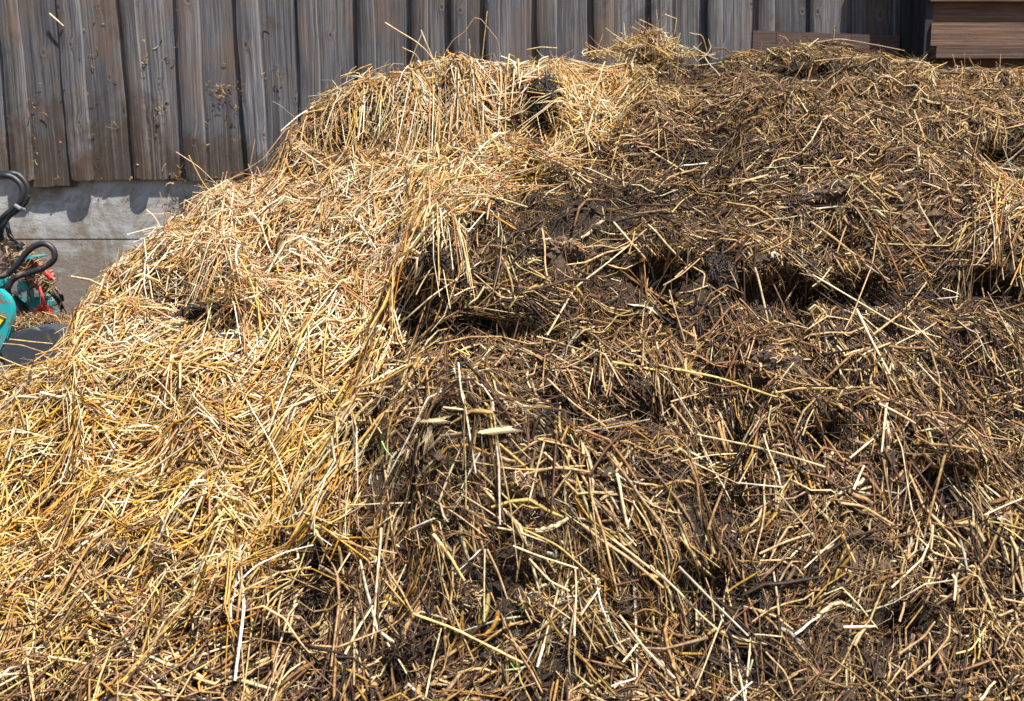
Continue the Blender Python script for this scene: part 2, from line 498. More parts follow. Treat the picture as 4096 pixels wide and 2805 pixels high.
# smooth the profile, then noses (steep to the camera, gentle behind)
def blur(A, k):
    ker = np.ones(k) / k
    pad = k // 2
    B = np.pad(A, ((pad, pad), (0, 0)), mode='edge')
    B = np.apply_along_axis(lambda c: np.convolve(c, ker, 'valid'), 0, B)
    B = np.pad(B, ((0, 0), (pad, pad)), mode='edge')
    return np.apply_along_axis(lambda c: np.convolve(c, ker, 'valid'), 1, B)
H = blur(H, 7)
NOSES = [(1430, 510, .15, .27, .04, .32), (1960, 460, .13, .22, .045, .30), (1600, 720, .07, .32, .22, .10), (1250, 760, .05, .25, .12, .10),
         (790, 1195, .085, .24, .04, .30), (700, 1420, .06, .34, .10, .10), (1250, 1450, .05, .20, .12, .12), (650, 1640, .05, .45, .14, .22), (250, 1900, .04, .25, .10, .2),
         (1000, 2010, .04, .25, .08, .15), (500, 2330, .045, .3, .06, .12),
         (1960, 1215, .085, .20, .035, .25), (1850, 1740, .06, .22, .07, .15), (2050, 2180, .06, .28, .14, .25), (1500, 2560, .07, .24, .06, .12), (2350, 1480, .05, .15, .05, .1),
         (3600, 1060, .12, .34, .035, .30), (3300, 2160, .10, .26, .10, .25), (2980, 1370, .06, .2, .05, .15), (3250, 820, .06, .22, .035, .2),
         (3230, 240, .06, .18, .035, .12), (2700, 650, .05, .30, .06, .2), (2500, 880, .04, .3, .05, .15), (3800, 620, .06, .25, .04, .2), (3850, 1500, .05, .2, .06, .2),
         (3500, 1700, .06, .2, .08, .2), (2600, 1560, .05, .15, .04, .12), (3900, 2300, .05, .2, .08, .15), (3350, 2500, .05, .15, .05, .1), (2400, 2560, .05, .25, .05, .12)]
HOLES = [(800, 1290, .09, .13, .05), (2060, 705, .09, .10, .04), (2140, 500, .08, .06, .06), (3550, 1205, .16, .20, .07), (3330, 1010, .06, .06, .04), (1850, 1335, .08, .14, .035), (2860, 2040, .08, .05, .06),
         (2850, 2380, .07, .05, .08), (3640, 2520, .07, .05, .05), (1230, 2400, .07, .06, .12), (3300, 1790, .07, .05, .04), (3220, 305, .07, .12, .03),
         (4020, 640, .09, .07, .05), (2680, 1120, .08, .08, .04), (2620, 1690, .06, .10, .04), (2100, 2360, .025, .10, .05), (3900, 1960, .06, .1, .05),
         (1640, 1230, .09, .07, .12), (1420, 1800, .05, .05, .15), (1060, 2640, .07, .05, .07), (3950, 1180, .06, .1, .05), (2460, 1350, .05, .08, .03), (3120, 1640, .05, .05, .04), (2480, 2650, .05, .08, .05), (800, 2620, .05, .1, .04), (3000, 1180, .05, .07, .04), (1420, 1130, .03, .1, .04)]
GXn = .05 * fbm(GX, GY, .30, 3, 31); GYn = .05 * fbm(GX, GY, .26, 3, 41)
add = np.zeros_like(H)
for (u, v, a, rx, wf, wb) in NOSES:
    p = hit(u, v)
    if p is None: continue
    dx = (GX + GXn * 1.5 - p[0]) / rx; dy = GY + GYn - p[1] + .04 * dx * dx
    add += 1.35 * a * np.exp(-np.abs(dx) ** 3) * np.where(dy < 0, np.exp(-(dy / wf) ** 2), np.exp(-(dy / wb) ** 2)) * np.where(GY > FY - .3, 1, .3)
for (u, v, a, rx, ry) in HOLES:
    p = hit(u, v)
    if p is None: continue
    dx = (GX + GXn - p[0]) / rx; dy = (GY + GYn * .7 - p[1]) / ry
    add -= 0.9 * a * np.exp(-(dx * dx + dy * dy) ** 1.5)
crestfade = np.clip((Dc - GY) / .25, .15, 1)
H = H + crestfade * .08 * (np.abs(fbm(GX + .06 * fbm(GX, GY, .12, 2, 8), GY, .17, 3, 15)) * 2 - .35) * np.clip((2300 - GU) / 500, .35, 1)
H = H + np.where(add > 0, add * np.clip((Dc - .05 - GY) / .30, .05, 1), add * np.clip((Dc + .05 - GY) / .15, .1, 1))
lf_ = (GY + .16 * fbm(GX, GY, .55, 3, 61)) / .20 + .7 * fbm(GX, GY, .9, 2, 63) * 2
lf_ = lf_ - np.floor(lf_)
ledge = np.where(lf_ < .16, lf_ / .16, 1 - (lf_ - .16) / .84) - .5
H = H + crestfade * .060 * ledge * np.clip(.35 + 2.2 * fbm(GX, GY, .45, 3, 67), 0, 1)
H = H + crestfade * (.085 * fbm(GX, GY, .34, 3, 3)) + crestfade * .035 * np.abs(fbm(GX, GY, .11, 3, 9)) * 2 - .01

BV = np.array([600, 800, 1000, 1250, 1500, 1750, 2000, 2200, 2400, 2600, 2805, 3300], float)
BU = np.array([2300, 1980, 1780, 1640, 1520, 1440, 1390, 1280, 1150, 1000, 820, 400], float)
u_, v_ = project(np.stack([GX, GY, H], -1))
mm = (u_ - np.interp(v_, BV, BU) + 60 * fbm(GX, GY, .3, 3, 51)) * GY / F
st_ = np.clip(mm / .10 + .5, 0, 1); st_ = st_ * st_ * (3 - 2 * st_)
H = H + .20 * st_ * np.exp(-np.clip(mm, 0, 9) / .7) * np.clip((v_ - 800) / 350, 0, 1)
# hold the skyline where it stands in each direction
for it in range(6):
    _, vv = project(np.stack([GX, GY, H], -1))
    uu_, _ = project(np.stack([GX, GY, H], -1))
    bins = np.arange(-900, 5200, 20)
    bi = np.clip(((uu_ + 900) / 20).astype(int), 0, len(bins) - 1)
    vmin = np.full(len(bins), 9e3)
    np.minimum.at(vmin, bi.ravel(), vv.ravel())
    tgt = np.interp(bins + 10, SU, SV) + np.interp(bins, [0, 300, 2500, 2800, 4100], [50, 68, 68, 34, 30]) + 16 * fbm(bins + 10.0, bins * 0.0, 90, 3, 5)
    dzb = (vmin - tgt) / F
    ker = np.hanning(5); ker /= ker.sum()
    dzb = np.convolve(np.pad(dzb, 2, mode='edge'), ker, 'valid')
    wgt = np.clip((GY - (Dc - 1.0)) / .5, 0, 1); wgt = wgt * wgt * (3 - 2 * wgt)
    H = H + np.interp(uu_, bins + 10, dzb) * GY * wgt
# ---- where the heap is fresh golden straw, and how dark / matted it is elsewhere (by place on the heap)
GOLD = np.array([(-1500, 300), (1000, 200), (1500, -300), (2450, -300), (2660, 60), (2640, 260), (2640, 330), (2500, 470), (2180, 680), (1930, 850), (1760, 1040), (1650, 1250),
                 (1530, 1500), (1450, 1750), (1400, 2000), (1290, 2200), (1160, 2400), (1000, 2600), (800, 2805), (600, 3600), (-1500, 3600)], float)
def inside(u, v, poly):
    c = np.zeros(np.shape(u), bool)
    n = len(poly)
    for i in range(n):
        (xa, ya), (xb, yb) = poly[i], poly[(i + 1) % n]
        if ya == yb: continue
        c ^= ((ya > v) != (yb > v)) & (u < (xb - xa) * (v - ya) / (yb - ya) + xa)
    return c
def gold(u, v, soft=45, seed=1):
    acc = 0
    for k in range(4):
        a = k * 1.57 + .6
        acc = acc + inside(u + soft * math.cos(a) + 60 * fbm(u, v, 260, 3, seed), v + soft * math.sin(a) + 60 * fbm(u, v, 240, 3, seed + 3), GOLD)
    g = acc / 4
    patch = np.exp(-((u - 4060) / 110) ** 2 - ((v - 850) / 110) ** 2)
    return np.maximum(g, (patch > .5) * .8)
def blobs(u, v, B):
    r = 0
    for (cu, cv, ru, rv) in B:
        r = np.maximum(r, np.exp(-(((u - cu) / ru) ** 2 + ((v - cv) / rv) ** 2)))
    return r
BLACK = [(2180, 420, 90, 100), (2780, 250, 130, 80), (2480, 830, 300, 70), (2750, 640, 200, 60), (1760, 1060, 110, 80), (2720, 1130, 130, 80), (2880, 1180, 90, 130), (2230, 1620, 90, 80), (2540, 1610, 130, 100), (2420, 1700, 200, 50),  # wet black dung, plus shade painted into hollows and under ledges
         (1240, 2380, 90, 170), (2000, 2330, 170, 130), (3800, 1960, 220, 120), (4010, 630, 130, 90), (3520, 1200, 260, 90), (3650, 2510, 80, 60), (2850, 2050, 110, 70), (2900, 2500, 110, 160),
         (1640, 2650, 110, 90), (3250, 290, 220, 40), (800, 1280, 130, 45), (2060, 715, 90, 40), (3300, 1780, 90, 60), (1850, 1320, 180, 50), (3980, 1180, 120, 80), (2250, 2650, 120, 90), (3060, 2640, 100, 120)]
MUD = [(2030, 1800, 190, 120), (2260, 1010, 130, 60), (3180, 1470, 220, 110), (3230, 800, 190, 70), (3620, 820, 190, 120), (2820, 560, 240, 90), (3450, 2230, 230, 110), (3330, 2450, 180, 180), (3300, 1940, 200, 170), (2540, 740, 240, 110), (3450, 350, 200, 50), (2080, 1500, 200, 60), (2250, 2100, 140, 90), (3560, 480, 300, 70)]
GU_, GV_ = project(np.stack([GX, GY, H], -1))
g_gold = gold(GU_, GV_)
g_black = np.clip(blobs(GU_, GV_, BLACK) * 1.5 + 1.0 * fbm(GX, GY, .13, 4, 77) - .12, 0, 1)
g_mud = np.clip(blobs(GU_, GV_, MUD) * 1.2 + .4 * fbm(GX, GY, .10, 3, 78), 0, 1)
# crumbly fine relief, stronger on manure
fine = .030 * np.abs(fbm(GX, GY, .050, 4, 21)) * 2 + .012 * fbm(GX, GY, .020, 2, 23) - .012
Hm = H + (fine - .024) * (1.0 - .5 * g_gold) - .008 * g_gold
dHx = (np.roll(H, -1, 1) - np.roll(H, 1, 1)) / (2 * STEP)
dHy = (np.roll(H, -1, 0) - np.roll(H, 1, 0)) / (2 * STEP)

CAVES = []
for (u, v, a, rx, ry) in HOLES:
    p = hit(u, v)
    if p is not None: CAVES.append((p[0], p[1], p[2], min(.13, .8 * a), rx * .85, .022 + .15 * ry))
def warp(P):
    # hollows bite back under their upper lip
    P = np.array(P, float, copy=True)
    nx_ = .035 * fbm(P[..., 0] + P[..., 1], P[..., 2], .09, 3, 71); nz_ = .03 * fbm(P[..., 0], P[..., 2] + P[..., 1], .07, 3, 73)
    d = 0
    for (x, y, z, D, rx, rz) in CAVES:
        d = d + D * np.exp(-((P[..., 0] + nx_ - x) / rx) ** 2 - ((P[..., 2] + nz_ - z) / rz) ** 2 - ((P[..., 1] - y) / .16) ** 2)
    P[..., 1] += np.minimum(d, .22)
    return P
ny, nx = H.shape
V = np.stack([GX, GY, Hm], -1).reshape(-1, 3)
idx = np.arange(ny * nx).reshape(ny, nx)
Q = np.stack([idx[:-1, :-1], idx[:-1, 1:], idx[1:, 1:], idx[1:, :-1]], -1).reshape(-1, 4)
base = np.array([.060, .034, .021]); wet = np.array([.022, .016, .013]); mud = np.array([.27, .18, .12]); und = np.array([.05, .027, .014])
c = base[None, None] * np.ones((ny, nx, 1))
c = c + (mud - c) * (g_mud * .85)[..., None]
c = c + (wet - c) * g_black[..., None]  # wet dung tone, also painted as shade in the hollows
c = c + (und - c) * (g_gold * (1 - .8 * g_black))[..., None]
heap = link("manure_heap", np_mesh("manure_heap", warp(V), Q, True, c.reshape(-1, 3)), M_manure)
tag(heap, "big manure heap of matted dark dung sloping up to the plank wall", "manure heap")

# ------------------------------------------------------------------ strands
FLOW = np.array([(200, 1700, 25, .7), (700, 1750, 18, .7), (1100, 1700, 35, .5), (300, 2000, 35, .6), (900, 2100, 15, .4), (1250, 1500, 12, .6), (700, 1380, -10, .5), (600, 1150, 5, .5), (1000, 1050, 50, .3), (700, 900, 35, .6),
    (1300, 780, 12, .6), (1600, 900, 60, .4), (1780, 1000, 52, .85), (1950, 820, 40, .85), (1530, 1350, 45, .85), (1450, 1750, 62, .8), (1300, 2250, 62, .85), (1130, 2650, 42, .85), (1500, 2350, 75, .5), (2500, 2100, -45, .75),
    (2700, 2400, -52, .85), (2300, 2300, -60, .35), (2300, 900, 10, .65), (2300, 700, 20, .4), (2900, 850, 10, .6), (3000, 1300, -60, .5), (3200, 1500, -50, .5), (3600, 1700, -55, .6), (3400, 2400, 62, .65), (3700, 2600, 50, .5),
    (3300, 2100, 20, .3), (4000, 2200, -50, .5), (2700, 1100, 10, .3), (3500, 600, 10, .3), (3800, 1000, -20, .3), (3900, 300, 5, .45), (1900, 500, -60, .3), (1300, 600, 18, .5), (1700, 350, -60, .3), (2300, 1900, -40, .3), (2000, 1700, 10, .3),
    (3700, 1320, 10, .5), (3900, 1550, -60, .5), (300, 2500, 30, .3), (800, 2550, 50, .2), (400, 1350, 60, .3), (3100, 300, 10, .4), (2400, 1250, -15, .3)], float)
def flow(u, v):
    w = np.exp(-(((u[:, None] - FLOW[None, :, 0]) / 230) ** 2 + ((v[:, None] - FLOW[None, :, 1]) / 190) ** 2)) + 1e-9
    a = np.radians(FLOW[:, 2]) * 2
    cx, cy = (w * np.cos(a)).sum(1), (w * np.sin(a)).sum(1)
    coh = (w * FLOW[:, 3]).sum(1) / w.sum(1) * np.clip(w.sum(1) * 2, 0, 1)
    return np.arctan2(cy, cx) / 2, coh

def surf_frame(x, y):
    hx, hy = samp(dHx, x, y), samp(dHy, x, y)
    # soften the frame so that stalks bridge small relief
    n = np.stack([-hx, -hy, np.ones_like(hx)], -1); n /= np.linalg.norm(n, axis=1)[:, None]
    e1 = np.stack([np.ones_like(hx), 0 * hx, hx], -1); e1 /= np.linalg.norm(e1, axis=1)[:, None]
    e2 = np.cross(n, e1)
    return n, e1, e2

def dirs(P, n, e1, e2, cohmul=1.0, spread=14):
    """lying direction of each stalk: combed along the flow where the heap is combed, random elsewhere"""
    u, v = project(P)
    a, coh = flow(u, v)
    eps = .01
    u1, v1 = project(P + e1 * eps); u2, v2 = project(P + e2 * eps)
    J = np.stack([np.stack([u1 - u, u2 - u], -1), np.stack([v1 - v, v2 - v], -1)], -2)
    a = a + rng.normal(0, R(spread), len(a))
    det = J[:, 0, 0] * J[:, 1, 1] - J[:, 0, 1] * J[:, 1, 0]
    det = np.where(np.abs(det) < 3, 3 * np.sign(det + 1e-9), det)
    tx, ty = np.cos(a), -np.sin(a)
    c1 = (J[:, 1, 1] * tx - J[:, 0, 1] * ty) / det; c2 = (-J[:, 1, 0] * tx + J[:, 0, 0] * ty) / det
    r = np.where(rng.random(len(a)) < .78, 9.0 * fbm(P[:, 0], P[:, 1], .22, 2, 88) + rng.normal(0, .38, len(a)), rng.uniform(0, np.pi, len(a)))
    isf = rng.random(len(a)) < coh * cohmul
    c1 = np.where(isf, c1, np.cos(r) * .01); c2 = np.where(isf, c2, np.sin(r) * .01)
    T = e1 * c1[:, None] + e2 * c2[:, None]
    return T / np.linalg.norm(T, axis=1)[:, None]

def strand_mesh(P, T, n, Ln, W, flat, cols, K=4, sides=4, bend=.1, kinkp=.25, lift=None, conform=.75, tiltsd=.1, tips=.7, ref=None):
    """P centre, T direction, n surface normal; returns V,Q,C arrays"""
    m = len(P)
    s = np.linspace(-.5, .5, K)[None, :]
    side = np.cross(T, n); side /= np.linalg.norm(side, axis=1)[:, None]
    b = rng.normal(0, bend, m)[:, None] * Ln[:, None]
    C = P[:, None] + T[:, None] * (Ln[:, None] * s)[..., None] + side[:, None] * (b * (s * s * 4 - .5))[..., None]
    # kinks: after a random joint the stalk turns
    kink = (rng.random(m) < kinkp)
    kp = rng.uniform(-.25, .35, m); ka = rng.normal(0, .9, m) * kink
    over = np.clip(s - kp[:, None], 0, 1) * Ln[:, None]
    C += (side[:, None] * (over * np.sin(ka)[:, None])[..., None] + T[:, None] * (over * (np.cos(ka) - 1)[:, None])[..., None])
    lf = lift if lift is not None else np.zeros(m)
    tilt = rng.normal(0, tiltsd, m)
    hgt = samp(H if ref is None else ref, C[..., 0], C[..., 1])
    free = C[..., 2] + (lf[:, None] + tilt[:, None] * s * Ln[:, None] - .10 * np.abs(s) * Ln[:, None] * rng.random(m)[:, None])
    lay = hgt + lf[:, None] + tilt[:, None] * s * Ln[:, None]
    C[..., 2] = free * (1 - conform) + lay * conform
    # ring
    tg = np.gradient(C, axis=1); tg /= np.linalg.norm(tg, axis=2)[..., None] + 1e-9
    sd_ = np.cross(tg, n[:, None]); sd_ /= np.linalg.norm(sd_, axis=2)[..., None] + 1e-9
    up = np.cross(sd_, tg)
    roll = rng.normal(0, .6, m)[:, None, None] + rng.normal(0, .8, m)[:, None, None] * s[..., None] * (flat < .3)[:, None, None]
    A = sd_ * np.cos(roll) + up * np.sin(roll); B = up * np.cos(roll) - sd_ * np.sin(roll)
    th = 2 * np.pi * np.arange(sides) / sides
    w = (W / 2)[:, None] * np.where(np.abs(s) > .45, tips, 1.0)
    ring = C[:, :, None] + A[:, :, None] * (np.cos(th)[None, None] * w[..., None])[..., None] + B[:, :, None] * (np.sin(th)[None, None] * (w * flat[:, None])[..., None])[..., None]
    Vv = ring.reshape(-1, 3)
    k0 = (np.arange(m) * K * sides)[:, None, None] + (np.arange(K - 1) * sides)[None, :, None] + np.arange(sides)[None, None]
    k1 = (np.arange(m) * K * sides)[:, None, None] + (np.arange(K - 1) * sides)[None, :, None] + ((np.arange(sides) + 1) % sides)[None, None]
    Qq = np.stack([k0, k1, k1 + sides, k0 + sides], -1).reshape(-1, 4)
    cc = np.repeat(cols, K * sides, axis=0)
    return Vv, Qq, cc
def merge(parts):
    off, Vs, Qs, Cs = 0, [], [], []
    for (v, q, c_) in parts:
        Vs.append(v); Qs.append(q + off); Cs.append(c_); off += len(v)
    return np.concatenate(Vs), np.concatenate(Qs), np.concatenate(Cs)

PAL = {
 'gold': (np.array([(.86, .66, .34), (.80, .52, .15), (.70, .38, .07), (.78, .48, .22), (.94, .84, .60), (.38, .17, .05), (.60, .36, .10), (.17, .085, .04)]),
          np.array([.24, .18, .12, .14, .19, .06, .04, .03])),
 'yellow': (np.array([(.84, .57, .18), (.76, .43, .07), (.64, .32, .035), (.92, .75, .40), (.42, .20, .04), (.22, .11, .04), (.62, .42, .09)]),
          np.array([.23, .22, .15, .16, .11, .07, .06])),
 'peach': (np.array([(.90, .66, .38), (.82, .50, .24), (.96, .86, .64), (.70, .36, .14), (.82, .56, .19), (.42, .19, .07)]),
          np.array([.24, .16, .29, .13, .12, .06])),
 'rot': (np.array([(.33, .178, .078), (.52, .31, .130), (.72, .49, .23), (.18, .095, .048), (.070, .043, .029), (.84, .66, .38), (.48, .27, .06), (.42, .28, .17)]),
          np.array([.18, .20, .18, .12, .11, .10, .06, .05])),
 'dark': (np.array([(.10, .058, .034), (.05, .034, .026), (.18, .095, .045), (.34, .20, .09)]), np.array([.33, .37, .2, .10])),
}
def pick(pal, m):
    c_, w = PAL[pal]
    i = rng.choice(len(c_), m, p=w / w.sum())
    return c_[i] * rng.uniform(.78, 1.18, (m, 1)) * rng.normal(1, .04, (m, 3))

def scatter(m, umin=-260, umax=4360, vmin=0, vmax=2960):
    """uniform over the heap's area, kept where a camera near the photograph's could look"""
    X, Y = [], []
    tot = 0
    while tot < m:
        x = rng.uniform(X0 + .1, X1 - .1, m); y = rng.uniform(1.05, 4.12, m)
        z = samp(H, x, y)
        u, v = project(np.stack([x, y, z], -1))
        sl = np.sqrt(1 + samp(dHx, x, y) ** 2 + samp(dHy, x, y) ** 2)
        keep = (u > umin) & (u < umax) & (v < vmax) & (rng.random(m) < np.clip(sl / 2.2, 0, 1))
        dcx = np.interp(u, CU, CD)
        keep &= (y < dcx + .45)
        X.append(x[keep]); Y.append(y[keep]); tot += keep.sum()
    x, y = np.concatenate(X)[:m], np.concatenate(Y)[:m]
    return np.stack([x, y, samp(H, x, y)], -1)

CLODS = [(2180, 430, 75, 80), (2790, 255, 110, 60), (2880, 1170, 85, 120), (3280, 815, 160, 60), (448, 2265, 65, 45), (655, 2275, 60, 50), (1625, 2670, 80, 90), (1878, 2440, 60, 65), (2136, 2475, 60, 65), (3100, 1480, 150, 95),
         (2540, 1600, 95, 95), (2230, 1600, 60, 65), (2260, 1015, 105, 50), (1400, 570, 45, 30), (2080, 1960, 75, 50), (3560, 1320, 110, 50), (1750, 1090, 65, 65), (830, 1290, 190, 48)]
def layer(m, gsel, pal, lmed, lsig, lmax, wlo, whi, flats, liftlo, lifthi, cohmul=1, K=4, sides=4, bend=.08, kinkp=.25, tiltsd=.1, conform=.75, avoid_black=0., avoid_mud=0., spread=14, tips=.75, only=None, bundle=1, bj=(.014, .05, .09, 0), ref=None, gap=0, shag=0):
    P = scatter(m // bundle)
    m = len(P)
    u, v = project(P)
    g = gold(u, v)
    keep = (rng.random(m) < g) if gsel == 'gold' else (rng.random(m) < (1 - g)) if gsel == 'rot' else np.ones(m, bool)
    if avoid_black: keep &= rng.random(m) > avoid_black * samp(g_black, P[:, 0], P[:, 1])
    if avoid_mud: keep &= rng.random(m) > avoid_mud * samp(g_mud, P[:, 0], P[:, 1])
    if lmed > .02: keep &= (blobs(u, v - 6, CLODS) < .45) | (rng.random(m) < .10)
    if gap: keep &= fbm(P[:, 0], P[:, 1], .13, 3, 97) > rng.normal(-.30 + .30 * gap, .16, m)
    if only is not None: keep &= only(u, v)
    P = P[keep]; u, v = u[keep], v[keep]; m = len(P)
    n, e1, e2 = surf_frame(P[:, 0], P[:, 1])
    T = dirs(P, n, e1, e2, cohmul, spread)
    if bundle > 1:
        sd0 = np.cross(T, n)
        rp = lambda A: np.repeat(A, bundle, 0)
        m *= bundle
        P, T, n, sd0, u, v = rp(P), rp(T), rp(n), rp(sd0), rp(u), rp(v)
        P = P + sd0 * rng.normal(0, bj[0], (m, 1)) + T * rng.normal(0, bj[1], (m, 1))
        T = T + sd0 * rng.normal(0, bj[2], (m, 1)) + n * (rp(rng.normal(0, 1, (m // bundle, 1))) * .5 + rng.normal(0, .6, (m, 1))) * bj[3]; T /= np.linalg.norm(T, axis=1)[:, None]
    Ln = np.clip(lmed * np.exp(rng.normal(0, lsig, m)), .012, lmax)
    W = rng.uniform(wlo, whi, m)
    fl = rng.choice(flats, m)
    W = np.where(fl < .4, W * 1.35, W)
    lift = rng.uniform(liftlo, lifthi, m) + shag * np.clip(fbm(P[:, 0], P[:, 1], .10, 2, 99) * 2, 0, 1) * rng.random(m)
    cols = pal(u, v, m) if callable(pal) else pick(pal, m)
    return strand_mesh(P, T, n, Ln, W, fl, cols, K, sides, bend, kinkp, lift, conform, tiltsd, tips, ref)

def goldpal(u, v, m):
    c1, c2, c3, c4 = pick('gold', m), pick('yellow', m), pick('peach', m), pick('rot', m)
    yel = np.clip((v - 1500) / 500, 0, 1) * .55 + .06
    pea = np.exp(-((u - 1150) / 800) ** 2 - ((v - 1000) / 480) ** 2) * .95 + np.exp(-((u - 2000) / 350) ** 2 - ((v - 300) / 160) ** 2) * .7
    brn = np.clip((v - 2150) / 450, 0, 1) * .75 * np.clip((u + 300) / 900, 0, 1) + .05 + .6 * np.exp(-((u - 1500) / 520) ** 2 - ((v - 570) / 100) ** 2) + .3 * (fbm(u, v, 260, 2, 55) > .22)
    r = rng.random(m)
    out = np.where((r < yel)[:, None], c2, c1)
    out = np.where((rng.random(m) < pea)[:, None], c3, out)
    return np.where((rng.random(m) < brn)[:, None], c4 * 1.1, out)
def rotpal(u, v, m):
    c1, c2, c3 = pick('rot', m), pick('dark', m), pick('gold', m) * .75
    bk = blobs(u, v, BLACK) * .7 + .15 + .32 * np.exp(-((u - 2500) / 750) ** 2 - ((v - 950) / 330) ** 2) + .9 * np.clip(fbm(u, v, 240, 3, 44), 0, 1)
    lt = .04 + .36 * np.exp(-((u - 2350) / 550) ** 2 - ((v - 2300) / 380) ** 2) + .16 * np.exp(-((u - 1650) / 250) ** 2 - ((v - 1900) / 350) ** 2)
    out = np.where((rng.random(m) < bk)[:, None], c2, c1)
    return np.where((rng.random(m) < lt)[:, None], c3, out) * (.86 - .36 * np.clip(blobs(u, v, BLACK), 0, 1))[:, None]

def under(u, v, m):
    return goldpal(u, v, m) * np.array([.42, .34, .27]) * rng.uniform(.6, 1.3, (m, 1))  # lower straw coloured darker to deepen the shade between stalks
gl = [
 layer(60000, 'gold', under, .024, .5, .08, .0010, .0030, [.25, .5, .9], -.018, .002, 0.6, 3, 4, .2, .3, .3, .6, avoid_black=.5),
 layer(45000, 'gold', goldpal, .030, .5, .10, .0010, .0030, [.2, .5, .9], -.008, .010, 0.6, 3, 4, .18, .3, .35, .6, avoid_black=.75),
 layer(36000, 'gold', goldpal, .070, .5, .26, .0017, .0034, [.25, .6, .85], -.008, .016, 1.0, 4, 4, .09, .3, .14, .7, avoid_black=.85, gap=.5, shag=.02),
 layer(42000, 'gold', goldpal, .12, .4, .34, .0016, .0034, [.25, .7, .85], -.002, .022, 1.1, 4, 4, .06, .3, .08, .7, avoid_black=.9, bundle=10, gap=.7, shag=.03),
 layer(15000, 'gold', goldpal, .060, .4, .20, .0016, .0034, [.25, .7, .85], .004, .030, .7, 4, 4, .12, .4, .2, .3, avoid_black=.9, bundle=20, bj=(.020, .022, .5, .5), gap=.8, shag=.03),
 layer(7500, 'gold', goldpal, .16, .4, .42, .0024, .0040, [.3, .85, .85], .010, .034, 1.0, 5, 4, .07, .35, .07, .8, avoid_black=.9, shag=.02),
 layer(9000, 'gold', goldpal, .06, .5, .18, .0028, .0050, [.12, .2], .002, .026, .8, 5, 4, .09, .4, .3, .5, avoid_black=.9),
 layer(14000, 'gold', goldpal, .05, .5, .14, .0006, .0013, [.9], .0, .03, .3, 5, 3, .35, .6, .5, .3, avoid_black=.8),
 layer(1200, 'gold', goldpal, .08, .4, .18, .0018, .0032, [.5, .9], .01, .02, .3, 4, 4, .2, .5, .6, .1),
]
V, Q, c = merge(gl)
o = link("fresh_straw", np_mesh("fresh_straw", warp(V), Q, True, c), M_fresh)
tag(o, "loose fresh golden straw covering the left side of the heap", "straw", kind="stuff")
print("fresh verts", len(V))
matted = lambda u, v: blobs(u, v, MUD) + .25 * fbm(u, v, 200, 3, 91) > .42
def matpal(u, v, m):
    return pick('rot', m) * np.array([1.15, 1.15, 1.25])
def pressed(u, v, m):
    return np.where((rng.random(m) < .68)[:, None], pick('dark', m), pick('rot', m) * .8)
rl = [
 layer(130000, 'rot', pressed, .014, .45, .05, .0009, .0030, [.15, .3, .6], -.001, .004, 0.8, 3, 4, .2, .25, .18, 1.0, avoid_black=.75, avoid_mud=.8, ref=Hm, spread=24),
 layer(64000, 'rot', rotpal, .020, .5, .07, .0009, .0028, [.2, .4, .9], -.012, .006, 0.7, 3, 4, .2, .3, .35, .7, avoid_black=.85, avoid_mud=.6),
 layer(36000, 'rot', rotpal, .042, .5, .18, .0014, .0040, [.12, .25, .6], -.010, .010, 1.0, 4, 4, .12, .35, .16, .75, avoid_black=.85, avoid_mud=.5, gap=.4),
 layer(30000, 'rot', rotpal, .085, .45, .28, .0015, .0038, [.15, .3, .7], -.008, .014, 1.1, 4, 4, .06, .3, .09, .75, avoid_black=.85, avoid_mud=.6, bundle=10, gap=.5, shag=.01),
 layer(8000, 'rot', rotpal, .045, .4, .16, .0016, .0034, [.2, .5, .8], .002, .02, .7, 4, 4, .15, .4, .2, .3, avoid_black=.6, avoid_mud=.5, bundle=16, bj=(.016, .018, .5, .6), gap=.8),
 layer(8500, 'rot', rotpal, .11, .45, .32, .0022, .0046, [.2, .4, .7], .000, .022, 1.0, 5, 4, .07, .3, .12, .75, avoid_black=.75, avoid_mud=.6),
 layer(12000, 'rot', rotpal, .045, .5, .12, .0030, .0058, [.1, .15], -.004, .010, .8, 5, 4, .07, .35, .2, .7, avoid_black=.85),
 layer(26000, 'rot', matpal, .022, .5, .08, .0018, .0055, [.1, .15], .001, .006, 1.0, 4, 4, .08, .2, .08, 1.0, avoid_black=.8, only=matted, spread=22, ref=Hm),
 layer(52000, 'rot', rotpal, .040, .5, .12, .0005, .0010, [.9], -.006, .012, .3, 5, 3, .40, .6, .5, .5, avoid_black=.2),
]
V, Q, c = merge(rl)
o = link("rotted_straw", np_mesh("rotted_straw", warp(V), Q, True, c), M_rot)
tag(o, "brown rotted straw matted into the dark dung on the right", "straw", kind="stuff")
print("rot verts", len(V))

# crumbs of dung
m = 90000
P = scatter(m); u, v = project(P)
keep = rng.random(m) < (1 - gold(u, v)) * (.55 + .45 * np.maximum(samp(g_black, P[:, 0], P[:, 1]), samp(g_mud, P[:, 0], P[:, 1])))
P = P[keep]; m = len(P)
octv = np.array([(1, 0, 0), (0, 1, 0), (-1, 0, 0), (0, -1, 0), (0, 0, 1), (0, 0, -1)], float)
octf = np.array([(0, 1, 4), (1, 2, 4), (2, 3, 4), (3, 0, 4), (1, 0, 5), (2, 1, 5), (3, 2, 5), (0, 3, 5)])
sz = np.clip(.0035 * np.exp(rng.normal(0, .5, m)), .0015, .012)
V = P[:, None] + octv[None] * (sz[:, None, None] * rng.uniform(.5, 1.4, (m, 6, 1))) + rng.normal(0, .25, (m, 6, 3)) * sz[:, None, None]
V[..., 2] += (samp(Hm, P[:, 0], P[:, 1]) - P[:, 2] + rng.uniform(-.001, .006, m))[:, None]
